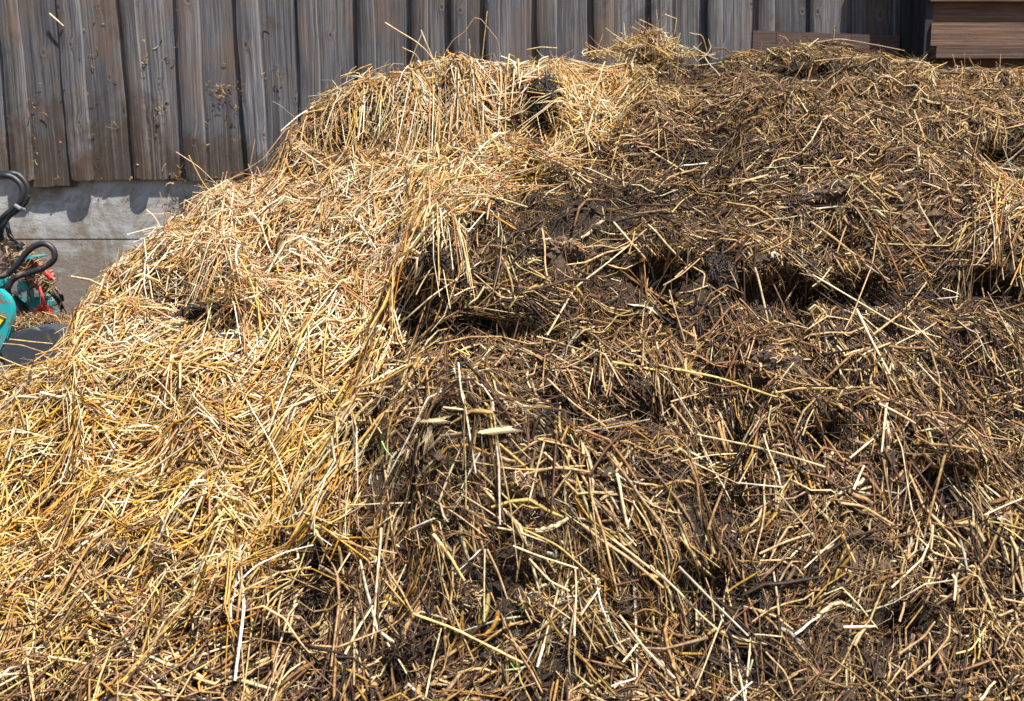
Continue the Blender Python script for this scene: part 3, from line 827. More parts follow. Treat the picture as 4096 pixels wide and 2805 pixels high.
Q = (octf[None] + (np.arange(m) * 6)[:, None, None]).reshape(-1, 3)
bk = samp(g_black, P[:, 0], P[:, 1])
cc = np.where((rng.random(m) < bk)[:, None], np.array([.028, .023, .02]), np.array([.11, .075, .052]) + samp(g_mud, P[:, 0], P[:, 1])[:, None] * np.array([.12, .075, .045])) * rng.uniform(.6, 1.6, (m, 1))
o = link("dung_crumbs", np_mesh("dung_crumbs", warp(V.reshape(-1, 3)), Q, False, np.repeat(cc, 6, 0)), M_manure)
tag(o, "dark crumbs of dung scattered over the heap's brown side", "dung crumbs", kind="stuff")
# ------------------------------------------------------------------ barn
def ziprings(poly_pts):
    return poly_pts
def board_mesh(name, boards, y_front, thick, seed=0, bulge=0.0, nz=36, nxx=5):
    """boards: (xl_top, xr_top, xl_bot, xr_bot, z_top, z_bot, dy, id); each a slightly warped plank"""
    Vs, Qs, Ws, Es, off = [], [], [], [], 0
    for (a, b, c_, d, zt, zb, dy, bid) in boards:
        rr = random.Random(bid * 13 + seed)
        ph = rr.uniform(0, 9)
        rows = []
        for i in range(nz + 1):
            t = i / nz
            z = zb + (zt - zb) * t
            x0 = c_ + (a - c_) * t + .0022 * math.sin(z * 7 + ph) + .0012 * math.sin(z * 23 + ph * 2)
            x1 = d + (b - d) * t + .0022 * math.sin(z * 6 + ph * 1.7) + .0012 * math.sin(z * 19 + ph)
            cup = rr.uniform(-.0004, .0004)
            lean = dy + .003 * math.sin(z * 1.3 + ph)
            row = []
            for j in range(nxx + 1):
                s = j / nxx
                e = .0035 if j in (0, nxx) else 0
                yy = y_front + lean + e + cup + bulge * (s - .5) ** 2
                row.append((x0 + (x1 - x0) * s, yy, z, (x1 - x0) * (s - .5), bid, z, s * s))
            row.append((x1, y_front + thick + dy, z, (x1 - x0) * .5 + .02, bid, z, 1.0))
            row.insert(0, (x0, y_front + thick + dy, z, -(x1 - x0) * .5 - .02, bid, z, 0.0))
            rows.append(row)
        w = len(rows[0])
        for i, row in enumerate(rows):
            jag = 0
            for q in row:
                zz = q[2] + (rr.uniform(-.004, .004) if i == 0 else 0)
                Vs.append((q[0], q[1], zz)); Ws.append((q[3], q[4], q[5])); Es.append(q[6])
        for i in range(nz):
            for j in range(w - 1):
                k = off + i * w + j
                Qs.append((k, k + 1, k + w + 1, k + w))
            k = off + i * w                         # back face
            Qs.append((k + w - 1, k, k + w, k + 2 * w - 1))
        # end faces
        for i in (0, nz):
            k = off + i * w
            for j in range(0, w - 2):
                Qs.append((k, k + j + 1, k + j + 2, k + j + 2)) if False else None
            h = w // 2
            for j in range(h):
                a_, b_, c2, d2 = k + j, k + j + 1, k + w - 2 - j, k + w - 1 - j
                if len({a_, b_, c2, d2}) == 4: Qs.append((a_, d2, c2, b_) if i else (a_, b_, c2, d2))
        off += w * (nz + 1)
    me = np_mesh(name, np.array(Vs), np.array(Qs), False, None, {"wc": np.array(Ws)})
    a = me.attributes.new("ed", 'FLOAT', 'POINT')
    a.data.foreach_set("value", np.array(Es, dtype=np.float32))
    return me

ED = []   # batten edges (full px): left@0, right@0, left@710, right@710
def tl(a): return a / 1.769
def tm(a): return 1000 + a / 1.66
def tr(a): return 2300 + a / 2.113
def te(a): return 3000 + a / 2.12
BAT = [(tl(-32), tl(112), tl(80), tl(235)), (tl(390), tl(545), tl(500), tl(655)), (tl(835), tl(950), tl(945), tl(1055)), (tl(1240), tl(1395), tl(1310), tl(1460)), (tl(1665), tl(1815), tl(1750), tl(1893)),
       (tm(305), tm(440), tm(350), tm(478)), (tm(705), tm(815), tm(730), tm(848)), (tm(1070), tm(1180), tm(1092), tm(1200)), (tm(1340), tm(1435), tm(1352), tm(1447)), (tm(1565), tm(1655), tm(1575), tm(1665)),
       (tm(1910), tm(2035), tm(1918), tm(2045)), (tr(165), tr(325), tr(172), tr(333)), (tr(645), tr(815), tr(650), tr(820)), (tr(1130), tr(1250), tr(1134), tr(1256)), (tr(1560), tr(1685), tr(1562), tr(1688)),
       (te(515), te(640), te(517), te(643)), (te(870), te(985), te(872), te(987)), (te(1215), te(1290), te(1215), te(1290))]
wl = [(-1150, -960), (-900, -720), (-600, -420), (-330, -180)]
YB, YF = WY, WY - .026                       # faces of the under boards and of the cover boards
ZT = 3.6
def edge(u0, u1, y, z):
    p0, p1 = at(u0, 0, y), at(u1, 710, y)
    t = (z - p1[2]) / (p0[2] - p1[2])
    return p1[0] + (p0[0] - p1[0]) * t
zb = at(0, 716, WY - .02)[2]
zb_of = {0: at(0, 700, YF)[2], 1: at(0, 712, YF)[2]}
barn = empty("barn_wall", (0, WY, 0))
tag(barn, "barn wall of weathered grey upright planks on a dirty concrete footing", "barn wall")
cov, und_ = [], []
allb = [(a - .0, b, a + 68, b + 68) for a, b in wl] + BAT
for i, (a, b, c_, d) in enumerate(allb):
    z0 = zb + random.uniform(-.006, .006)
    cov.append((edge(a, c_, YF, ZT), edge(b, d, YF, ZT), edge(a, c_, YF, z0), edge(b, d, YF, z0), ZT, z0, random.uniform(-.003, .003), 100 + i))
for i in range(len(allb) - 1):
    (a, b, c_, d), (e, f, g, h) = allb[i], allb[i + 1]
    z0 = zb + random.uniform(-.004, .004)
    gp = -22
    if i == 4: z0 = at(200, 745, YB)[2]
    und_.append((edge(b - 25, d - 25, YB, ZT), edge(e - gp, g - gp, YB, ZT), edge(b - 25, d - 25, YB, z0), edge(e - gp, g - gp, YB, z0), ZT, z0, random.uniform(-.003, .003) - (.016 if i == 4 else 0), i))
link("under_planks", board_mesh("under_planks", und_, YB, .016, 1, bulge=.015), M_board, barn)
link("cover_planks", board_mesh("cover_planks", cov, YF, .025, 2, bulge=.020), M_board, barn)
# brown plank standing against the wall at the right
pts = [(3013, 122), (3600, 143), (3600, 420), (3013, 420)]
y = WY - .085
q = [at(a, b, y) for a, b in pts]
me = board_mesh("kick_board", [(q[0][0], q[1][0] + .0, q[0][0], q[1][0], 0, 0, 0, 7)], y, .03)
x0, x1, z0, z1 = q[0][0], q[1][0], q[0][2], q[1][2]
Vb, Qb, Wb = [], [], []
segs = [(0, .157), (.160, .668), (.671, 1)]
for k, (s0, s1) in enumerate(segs):
    xs = [x0 + (x1 - x0) * s for s in (s0, s1)]; zs = [z0 + (z1 - z0) * s for s in (s0, s1)]
    o_ = len(Vb)
    for yy in (y, y + .03):
        for (xx, zz) in ((xs[0], 1.2), (xs[1], 1.2), (xs[1], zs[1]), (xs[0], zs[0])):
            Vb.append((xx, yy, zz)); Wb.append((zz, 30 + k, xx))
    Qb += [[o_ + i for i in f] for f in ((0, 1, 2, 3), (7, 6, 5, 4), (3, 2, 6, 7), (0, 3, 7, 4), (1, 5, 6, 2), (0, 4, 5, 1))]
link("kick_board", np_mesh("kick_board", np.array(Vb), np.array(Qb), False, None, {"wc": np.array(Wb)}), M_brown, barn)["label"] = "brown plank along the foot of the wall"
# corner post
def wbox(name, u0, u1, z0, z1, y, th, mat, parent, bid, along='z'):
    xa, xb = at(u0, 100, y)[0], at(u1, 100, y)[0]
    Vb, Wb = [], []
    for yy in (y, y + th):
        for (xx, zz) in ((xa, z0), (xb, z0), (xb, z1), (xa, z1)):
            Vb.append((xx, yy, zz)); Wb.append((xx - xa, bid, zz) if along == 'z' else (zz - z0, bid, xx))
    Qb = [(0, 1, 2, 3), (7, 6, 5, 4), (3, 2, 6, 7), (0, 3, 7, 4), (1, 5, 6, 2), (0, 4, 5, 1)]
    return link(name, np_mesh(name, np.array(Vb), np.array(Qb), False, None, {"wc": np.array(Wb)}), mat, parent)
wbox("corner_post", 3612, 3668, 0, ZT, WY - .07, .16, M_post, barn, 51)
# concrete footing with a pour joint
fb = MB()
yc = WY + .020
zj = at(200, 958, yc)[2]
fb.box((-.3, yc + .12, zj / 2 - .0015), (6.4, .24, zj - .003), bev=.002)
fb.box((-.3, yc + .123, (zj + 1.78) / 2), (6.4, .24, 1.78 - zj), bev=.003)
fb.build("footing", M_conc, barn)
# boarded shed front at the right, its boards stepped out one below the other
shed = empty("shed_front", (at(3900, 200, 3.95)[0], 3.95, 0))
tag(shed, "brown shed front of stepped horizontal boards right of the dark post", "shed")
ys = 3.97
def zb_(v, y): return at(3900, v, y)[2]
bl = [(3717, 8, 88, ys + .012, .03, 61), (3727, 90, 183, ys - .012, .03, 62), (3752, 184, 233, ys - .055, .06, 63), (3735, 236, 420, ys + .02, .03, 64), (3717, -110, 5, ys - .02, .03, 65), (3717, -260, -112, ys - .02, .03, 66)]
for (u0, va, vb, y, th, bid) in bl:
    o = wbox("board", u0, 4900, zb_(vb, y), zb_(va, y), y, th, M_shed, shed, bid, 'x')
    if bid == 63: o["label"] = "narrow thicker board standing proud at the foot"
wbox("door_post", 3700, 3730, 0, 3.0, ys + .0, .05, M_post, shed, 71)
wbox("back_panel", 3668, 4950, 0, 3.0, ys + .06, .04, M_post, shed, 72)

# ------------------------------------------------------------------ ground
me = bpy.data.meshes.new("ground")
gb = bmesh.new(); bmesh.ops.create_grid(gb, x_segments=2, y_segments=2, size=40); gb.to_mesh(me); gb.free()
tag(link("ground", me, M_ground), "muddy yard under the heap", None, kind="structure")

# ------------------------------------------------------------------ clods
def clod(u, v, wu, wv, mat, label, off=.0, seed=0, depth=.5, drop=0, rough=.32):
    p = hit(u, v)
    if p is None: return
    d = p[1]
    sx, sz = wu / F * d / 2, wv / F * d / 2
    bm = bmesh.new()
    bmesh.ops.create_icosphere(bm, subdivisions=5, radius=1)
    for w in bm.verts:
        q = w.co.copy()
        f = 1 + rough * mnoise.fractal(q * 1.3 + Vector((seed * 7.1, 0, 0)), .9, 2.1, 5) + .14 * mnoise.fractal(q * 6 + Vector((0, seed * 3.1, 0)), .8, 2.1, 4) - .10 * max(0, mnoise.noise(q * 4.5 + Vector((seed, 9, 0))))
        # cracks
        f -= .06 * (1 if abs(mnoise.noise(q * 3.3 + Vector((5, seed, 2)))) < .045 else 0)
        w.co = Vector((q.x * sx * f, q.y * sx * depth * 1.2 * f, q.z * sz * f))
    hx, hy = float(samp(dHx, p[0], p[1])), float(samp(dHy, p[0], p[1]))
    p = warp(p); wu *= 1.25; wv *= 1.2; sx *= 1.25; sz *= 1.2; off += .012
    c0 = Vector((p[0], p[1] + sx * .25, p[2] + sz * .15 + off))
    me = bpy.data.meshes.new("manure_clod"); 
    for w in bm.verts: w.co = w.co
    bm.to_mesh(me); bm.free()
    for q in me.polygons: q.use_smooth = True
    o = link("manure_clod", me, mat)
    o.location = c0
    nv = len(me.vertices)
    co_ = np.zeros(nv * 3); no_ = np.zeros(nv * 3)
    me.vertices.foreach_get("co", co_); me.vertices.foreach_get("normal", no_)
    co_, no_ = co_.reshape(-1, 3), no_.reshape(-1, 3)
    ok_ = np.where((no_[:, 2] * .7 - no_[:, 1] * .7) > .05)[0]
    k_ = rng.choice(ok_, int(np.clip(sx * sz * 4 * 60000, 30, 260)))
    pc, nc = co_[k_], no_[k_]
    tv = np.cross(nc, rng.normal(0, 1, (len(k_), 3))); tv /= np.linalg.norm(tv, axis=1)[:, None]
    V_, Q_2, c_2 = strand_mesh(pc + nc * .001, tv, nc, np.clip(.014 * np.exp(rng.normal(0, .5, len(k_))), .006, .05), rng.uniform(.0008, .003, len(k_)), rng.choice([.2, .4, .8], len(k_)), rotpal(np.full(len(k_), u * 1.0), np.full(len(k_), v * 1.0), len(k_)) * 1.3, 4, 4, .2, .3, None, 0.0, .06)
    eb = link("embedded_straw", np_mesh("embedded_straw", V_, Q_2, True, c_2), M_rot)
    eb.parent = o
    o.rotation_euler = (0, random.uniform(-.2, .2), 0)
    tag(o, label, "manure clod", "clods of manure in the heap")
clod(2180, 430, 150, 150, M_clod_dark, "shiny wet black clod draped in the upper golden straw", seed=1)
clod(2790, 255, 200, 120, M_clod_dark, "dark crumbly clod on the crest beside the straw tuft", off=.01, seed=2)
clod(2880, 1170, 150, 210, M_clod_dark, "smooth round dark brown clod hanging in the middle right hollow", seed=3, rough=.2)
clod(3280, 815, 260, 100, M_clod_brown, "flat dark brown slab of dung right of centre", seed=4, depth=.6)
clod(448, 2265, 110, 75, M_clod_grey, "dry grey brown clod lying on the lower left golden straw", off=.012, seed=5)
clod(655, 2275, 100, 80, M_clod_grey, "grey brown clod just right of the dry clod, lower left", off=.006, seed=6)
clod(1625, 2670, 130, 150, M_clod_dark, "black grey clod with holes at the bottom left of the dark heap", off=.0, seed=7)
clod(1878, 2440, 100, 110, M_clod_brown, "brown clod under the upright straws, bottom centre", seed=8)
clod(2136, 2475, 105, 110, M_clod_brown, "brown clod beside the white straw end, bottom centre", seed=9)
clod(3100, 1480, 230, 150, M_clod_brown, "wide porous brown mud lump below the long right stalk", off=-.01, seed=10, depth=.6)
clod(2540, 1600, 150, 150, M_clod_dark, "black glistening clod right of the crossing stalks, heap middle", off=-.01, seed=11)
clod(2230, 1600, 100, 110, M_clod_dark, "small black clod at the left of the thick diagonal stalk", off=-.01, seed=12)
clod(2260, 1015, 170, 80, M_clod_grey, "light brown dried plate of dung in the dark slope", off=-.008, seed=13)
clod(1400, 570, 70, 45, M_clod_brown, "little brown clod stuck in the front of the upper straw lump", off=.01, seed=14)
clod(2080, 1960, 120, 80, M_clod_grey, "pale grey brown clod among parallel stalks, lower centre", off=-.004, seed=15)
clod(3560, 1320, 200, 90, M_clod_brown, "brown clod at the floor of the black right hollow", off=-.0, seed=16)
clod(1750, 1090, 110, 110, M_clod_dark, "dark clod at the left edge of the dung under the ledge", off=-.0, seed=17)
clod(830, 1290, 330, 75, M_clod_dark, "long black clod in the shaded hollow of the golden bank", off=-.0, seed=18, depth=.4)  # lump added so that the hollow looks dark, like deep shade

# straw tuft on the crest
def tuft():
    p = at(2590, 215, 3.36)
    m = 420
    th = rng.uniform(0, 2 * np.pi, m)
    r = np.abs(rng.normal(0, 1, m))
    P = np.stack([p[0] + np.cos(th) * r * .095, p[1] + np.sin(th) * r * .05, p[2] + .01 + rng.uniform(0, 1, m) * .075 * np.exp(-r * r) - .012], -1)
    T = rng.normal(0, 1, (m, 3)) * np.array([1, .7, .45]); T /= np.linalg.norm(T, axis=1)[:, None]
    n = np.tile(np.array([0, -.5, .86]), (m, 1))
    return strand_mesh(P, T, n, np.clip(.065 * np.exp(rng.normal(0, .4, m)), .02, .2), rng.uniform(.002, .0042, m), rng.choice([.3, .8], m), pick('gold', m) * .8, 4, 4, .2, .4, None, 0.0, .2)
V, Q, c = tuft()
tag(link("straw_tuft", np_mesh("straw_tuft", V, Q, True, c), M_fresh), "small tuft of golden straw standing on the crest before the planks", "straw tuft")

# ------------------------------------------------------------------ the machine at the left
def mc(x, y): return (x / 1.873, 650 + y / 1.873)
def mp(x, y, d): return at(*mc(x, y), d)
MD = 2.95
mach = empty("loader_attachment", at(60, 1250, MD))
tag(mach, "teal loader attachment with black hydraulic hoses and red caps behind the straw", "farm machine")
def hose(pts, w, name="hydraulic_hose", mat=None, d0=MD, label=None, parent=mach):
    P = [mp(p[0], p[1], d0 + (p[2] if len(p) > 2 else 0)) for p in pts]
    o = MB().tube(spline(P, 8), w * 1.25 / 1.873 / F * d0 / 2, 14).build(name, mat or M_rubber, parent)
    if label: o["label"] = label
    return o
h1 = hose([(-120, 190, .1), (-40, 100, .05), (50, 84, 0), (130, 92, 0), (190, 150, 0), (208, 215, 0), (195, 285, 0), (140, 350, 0), (70, 400, .02), (20, 470, .02), (5, 540, .03), (20, 600, .04)], 34, label="hose looping high at the back")
h2 = hose([(-120, 220, .05), (-50, 130, 0), (20, 100, -.04), (90, 110, -.04), (150, 160, -.04), (170, 225, -.04), (150, 295, -.04), (95, 350, -.04), (25, 410, -.04), (-30, 480, -.02), (-60, 580, 0)], 34, label="hose looping high in front")
h3 = hose([(45, 400, .06), (55, 480, .06), (75, 550, .05), (110, 600, .04), (155, 645, .02)], 30)
h4 = hose([(-80, 860, -.1), (0, 856, -.1), (70, 825, -.1), (130, 765, -.1), (185, 692, -.1), (255, 630, -.1), (335, 610, -.1), (395, 650, -.1), (408, 715, -.1), (360, 770, -.1), (270, 812, -.1), (170, 840, -.1), (95, 880, -.1), (60, 950, -.1), (70, 1010, -.08)], 36, label="hose in a lower flattened loop")
for (x, y, w, z_) in ((145, 345, 50, -.03),):
    MB().tube([mp(115, 322, MD - .06), mp(150, 345, MD - .068), mp(180, 356, MD - .05)], .005, 8).build("cable_tie", M_tie, h2)
hose([(80, 990, .0), (130, 1040, 0), (175, 1120, 0), (215, 1210, .02)], 36, d0=MD)
hose([(120, 1010, .05), (175, 1060, .05), (215, 1130, .05), (245, 1200, .05)], 32, d0=MD)
hose([(360, 950, -.02), (400, 990, -.02), (440, 1040, 0), (480, 1130, .05)], 30, d0=MD)
hose([(425, 945, .03), (455, 990, .03), (466, 1030, .05)], 26, d0=MD)
hose([(-60, 570, .05), (0, 620, .05), (50, 680, .05)], 32, d0=MD)
# rows of fittings
cnt = 0
for row, (sx, sy, dz) in enumerate(((28, 600, .03), (65, 690, 0), (130, 640, .05))):
    for k in range((9, 8, 7)[row]):
        t = k * 42
        x, y = sx + t * .86, sy + t * .78
        if x > 440: continue
        a, b = mp(x, y, MD + dz), mp(x + 34, y + 30, MD + dz)
        m_ = MB()
        dirv = Vector(b) - Vector(a)
        r0 = .0165 + .003 * math.sin(k * 2.3 + row)
        m_.tube([a, Vector(a) + dirv * .45], r0 * 1.25, 6)
        m_.tube([Vector(a) + dirv * .4, Vector(a) + dirv * 1.15], r0 * .92, 12)
        m_.tube([Vector(a) + dirv * .8, Vector(a) + dirv * .98], r0 * 1.1, 12)
        m_.build("coupling", M_rust, mach)
for (a, b, w) in (((338, 820), (385, 868), 44), ((385, 862), (412, 880), 28), ((285, 765), (318, 778), 34), ((190, 775), (215, 800), 22)):
    MB().tube([mp(*a, MD - .02), mp(*b, MD - .02)], w / 1.873 / F * MD / 2, 14).build("red_cap", M_red, mach)
lev = MB(); lev.tube(spline([mp(297, 930, MD - .03), mp(315, 990, MD - .04), mp(330, 1060, MD - .04), mp(335, 1110, MD - .03)], 5), .0032, 8)
lv = lev.build("red_cord", M_red, mach)
lv2 = MB(); lv2.tube(spline([mp(290, 940, MD - .02), mp(300, 1030, MD - .02), mp(300, 1110, MD - .02)], 5), .002, 8); lv2.build("red_cord", M_red, mach)
cl = MB(); cl.box(mp(322, 1130, MD - .03), (.055, .02, .018), bev=.003); cl.box(Vector(mp(300, 1115, MD - .03)), (.014, .022, .03), bev=.003); cl.box(Vector(mp(345, 1120, MD - .03)), (.012, .022, .035), bev=.003)
cl.tube([mp(310, 1140, MD - .03), mp(310, 1180, MD - .03)], .009, 10)
cl.build("red_clip", M_red, mach)
def poly(pts, y0, y1, name, mat, parent, bev=.004):
    return MB().prism([(mp(a, b, y0)[0], mp(a, b, y0)[2]) for a, b in pts], y0, y1, bev).build(name, mat, parent)
bp = poly([(-260, 1000), (-120, 950), (-10, 955), (50, 1005), (84, 1075), (82, 1180), (76, 1250), (48, 1330), (5, 1400), (-60, 1560), (-300, 1560)], MD - .22, MD - .19, "side_plate", M_teal, mach, .003)
y_ = MD - .2225
st = MB().prism([(mp(a, b, y_)[0], mp(a, b, y_)[2]) for a, b in [(-75, 1162), (-8, 1144), (44, 1165), (-2, 1232), (-45, 1262)]], y_, y_ + .002).build("warning_sticker", M_yellow, bp)
bo = [(-75, 1162), (-8, 1144), (44, 1165), (-2, 1232)]
sb = MB()
for a, b in zip(bo, bo[1:]):
    sb.tube([mp(a[0] * .93 , a[1] + 4, y_ - .001), mp(b[0] * .93, b[1] + (4 if b[1] < 1200 else -6), y_ - .001)], .0012, 6)
sb.tube([mp(-30, 1160, y_ - .001), mp(-18, 1190, y_ - .001), mp(-34, 1205, y_ - .001), mp(-16, 1225, y_ - .001)], .0018, 6)
sb.build("sticker_print", M_black, st)
poly([(120, 905), (165, 872), (190, 905), (212, 960), (214, 1050), (180, 1062), (150, 1010), (128, 1000)], MD - .02, MD + .02, "bracket", M_teal, mach)
poly([(165, 1075), (210, 1020), (300, 1005), (380, 1030), (378, 1085), (250, 1110), (190, 1120)], MD + .05, MD + .12, "bracket", M_teal, mach)
poly([(-60, 880), (20, 868), (95, 858), (90, 876), (30, 900), (-20, 960), (-60, 960)], MD - .03, MD + .02, "bracket", M_teal, mach)
poly([(118, 720), (200, 704), (272, 706), (270, 718), (190, 722), (125, 738)], MD - .05, MD + .03, "valve_lever", M_teal, mach, .002)
poly([(270, 1130), (420, 1130), (420, 1165), (360, 1170), (340, 1195), (275, 1195)], MD + .02, MD + .08, "bracket", M_teal, mach)
poly([(-200, 760), (40, 800), (90, 850), (-20, 870), (-200, 860)], MD - .0, MD + .1, "valve_block", M_rust, mach, .004)
poly([(-200, 880), (240, 1000), (300, 1100), (430, 1160), (430, 1500), (-200, 1500)], MD + .16, MD + .22, "back_frame", M_cover, mach, .004)
# straw caught in it
tt_ = rng.random(1500)
m = 730
P = np.array([mp(30 + 380 * t + rng.normal(0, 25), 640 + 320 * t + rng.normal(0, 45), MD - .0 + rng.uniform(-.07, .05)) for t in tt_[:130]] +
             [mp(rng.uniform(60, 500), rng.normal(1190, 22), MD - .1 + rng.uniform(-.1, .12)) for t in tt_[900:]])
T_ = rng.normal(0, 1, (m, 3)) * np.array([1, .5, .6]); T_ /= np.linalg.norm(T_, axis=1)[:, None]
V, Q, c = strand_mesh(P, T_, np.tile(np.array([0, -.7, .71]), (m, 1)), np.clip(.03 * np.exp(rng.normal(0, .5, m)), .01, .12), rng.uniform(.001, .0035, m), rng.choice([.3, .8], m), pick('rot', m) * .8, 4, 4, .3, .4, None, 0.0, .2)
tag(link("caught_straw", np_mesh("caught_straw", V, Q, True, c), M_rot), "brown straw scraps caught among the machine's hoses and fittings", "straw", kind="stuff")
# dark cover lying in front of it
cv = MB()
cp = [(8, 1420), (14, 1362), (35, 1300), (110, 1268), (225, 1248), (300, 1225), (400, 1245), (480, 1275), (540, 1330), (540, 1560), (8, 1560)]
cv.prism([(mp(a, b, 2.66)[0], mp(a, b, 2.66)[2]) for a, b in cp], 2.66, 2.74, .012)
o = cv.build("rubber_cover", M_cover)
tag(o, "dark grey rounded rubber cover half buried in straw below the teal machine", "rubber cover")

# straw and twigs clinging to the planks
wallbits = [((195, 130), (230, 250), (295, 375), 7, 'dark', "thin dark twig stuck slanting on the far left plank"),
            ((350, 95), (400, 140), (450, 185), 12, 'pale', "pale straw stub stuck on the upper left cover plank"),
            ((330, 800), (340, 720), (350, 655), 12, 'gold', "golden straw stuck upright in the dark stain, left planks"),
            ((350, 655), (400, 672), (440, 790), 8, 'gold', "curved thin straw beside the golden one on the dark stain")]
clus = [(120, 560, 14, 80, 60), (135, 380, 8, 40, 14), (840, 330, 45, 18, 40), (300, 210, 5, 60, 26), (540, 235, 5, 30, 16), (1040, 275, 25, 14, 14), (700, 665, 40, 22, 46), (600, 400, 22, 16, 18), (300, 330, 40, 22, 10), (400, 665, 260, 3, 24), (920, 330, 14, 50, 16), (500, 150, 380, 120, 36), (620, 480, 300, 120, 40)]
Pp = []
for (a, b, sa, sb_, k) in clus:
    for _ in range(k):
        Pp.append(at((a + random.gauss(0, sa)) * 1.0654, (b + random.gauss(0, sb_)) * 1.0654, WY - random.choice((.004, .022, .004))))
Pp = np.array(Pp); Pp = Pp[Pp[:, 2] > zb - .02]; m = len(Pp)
T_ = rng.normal(0, 1, (m, 3)) * np.array([1, .12, 1]); T_ /= np.linalg.norm(T_, axis=1)[:, None]
V, Q, c = strand_mesh(Pp, T_, np.tile(np.array([0., -1., .02]), (m, 1)), np.clip(.014 * np.exp(rng.normal(0, .5, m)), .005, .05), rng.uniform(.0015, .0045, m), rng.choice([.3, .8], m), pick('rot', m) * .8, 4, 4, .3, .4, None, 0.0, .05)
tag(link("straw_scraps", np_mesh("straw_scraps", V, Q, True, c), M_rot), "dried straw scraps stuck on the grey planks", "straw", kind="stuff")
def stalk_mesh(P, w, flat, seed, sides=8, up=None, taper=.8):
    """tapered stalk with joints (nodes) along it"""
    Pn = [np.array(p, float) for p in P]
    Q2 = []
    for a_, b_ in zip(Pn, Pn[1:]): Q2 += [a_ + (b_ - a_) * k / 7 for k in range(7)]
    Q2.append(Pn[-1])
    A_ = np.array(Q2)
    for _ in range(2): A_[1:-1] = A_[1:-1] * .5 + (A_[:-2] + A_[2:]) * .25
    rr = random.Random(seed)
    Ls = np.linalg.norm(A_[-1] - A_[0])
    A_ += np.sin(np.linspace(0, math.pi * rr.choice((1, 2)), len(A_)))[:, None] * np.array([rr.gauss(0, 1), 0, rr.gauss(0, 1)]) * Ls * .008
    P = [Vector(p) for p in A_]
    bm = bmesh.new()
    rings = []
    n = len(P)
    nodes = {rr.randrange(2, max(3, n - 2)) for _ in range(1 + n // 9)}
    roll = rr.uniform(-.4, .4)
    for i, p in enumerate(P):
        t = (P[min(i + 1, n - 1)] - P[max(i - 1, 0)]).normalized()
        v = (Vector((0, 0, CAMZ)) - p).normalized() * .5 + Vector((0, -.3, .8))
        e = t.cross(v).normalized(); g = e.cross(t).normalized()
        e, g = e * math.cos(roll) + g * math.sin(roll), g * math.cos(roll) - e * math.sin(roll)
        f = 1.14 if i in nodes else 1.0
        f *= 1 - (1 - taper) * (i / (n - 1)) 
        f *= 1 + .06 * math.sin(i * 1.7 + seed)
        rings.append([bm.verts.new(p + e * math.cos(2 * math.pi * k / sides) * w / 2 * f + g * math.sin(2 * math.pi * k / sides) * w / 2 * flat * f) for k in range(sides)])
    for a, b in zip(rings, rings[1:]):
        for k in range(sides): bm.faces.new((a[k], a[(k + 1) % sides], b[(k + 1) % sides], b[k]))
    bm.faces.new(rings[0][::-1]); bm.faces.new(rings[-1])
    return bm
SC = {'white': (.94, .88, .72), 'pale': (.84, .66, .38), 'golden': (.80, .54, .18), 'tan': (.58, .38, .19), 'brown': (.32, .19, .09), 'grey': (.42, .37, .28), 'olive': (.46, .38, .12), 'dark': (.10, .07, .05), 'gold': (.5, .30, .10)}
def stalk(P, w, col, seed, name="straw_stalk", mat=None, flat=None, taper=.8):
    rr = random.Random(seed)
    wpx = w
    bm = stalk_mesh(P, w, flat if flat is not None else (.75 if w < .0075 else .3), seed, taper=taper)
    me = bpy.data.meshes.new(name); bm.to_mesh(me); bm.free()
    for q in me.polygons: q.use_smooth = True
    try: me.set_sharp_from_angle(angle=R(60))
    except Exception: pass
    a = me.attributes.new("tint", 'FLOAT_COLOR', 'POINT')
    k = rr.uniform(.85, 1.1)
    a.data.foreach_set("color", np.tile(np.array([x * k for x in SC[col]] + [1.0], np.float32), len(me.vertices)))
    return link(name, me, mat or M_stalk)
for i, (a, b, c_, w, col, lab) in enumerate(wallbits):
    yy = (WY - .006, YF - .006, WY - .006, WY - .006)[i]
    P = [at(x / 1.769, y / 1.769, yy - .003 * (k == 1)) for k, (x, y) in enumerate((a, b, c_))]
    tag(stalk(P, w / 1.769 / F * WY, col, 900 + i, "twig" if i == 0 else "straw_stalk"), lab, "twig" if i == 0 else "straw", None if i == 0 else "straw stuck to the planks")
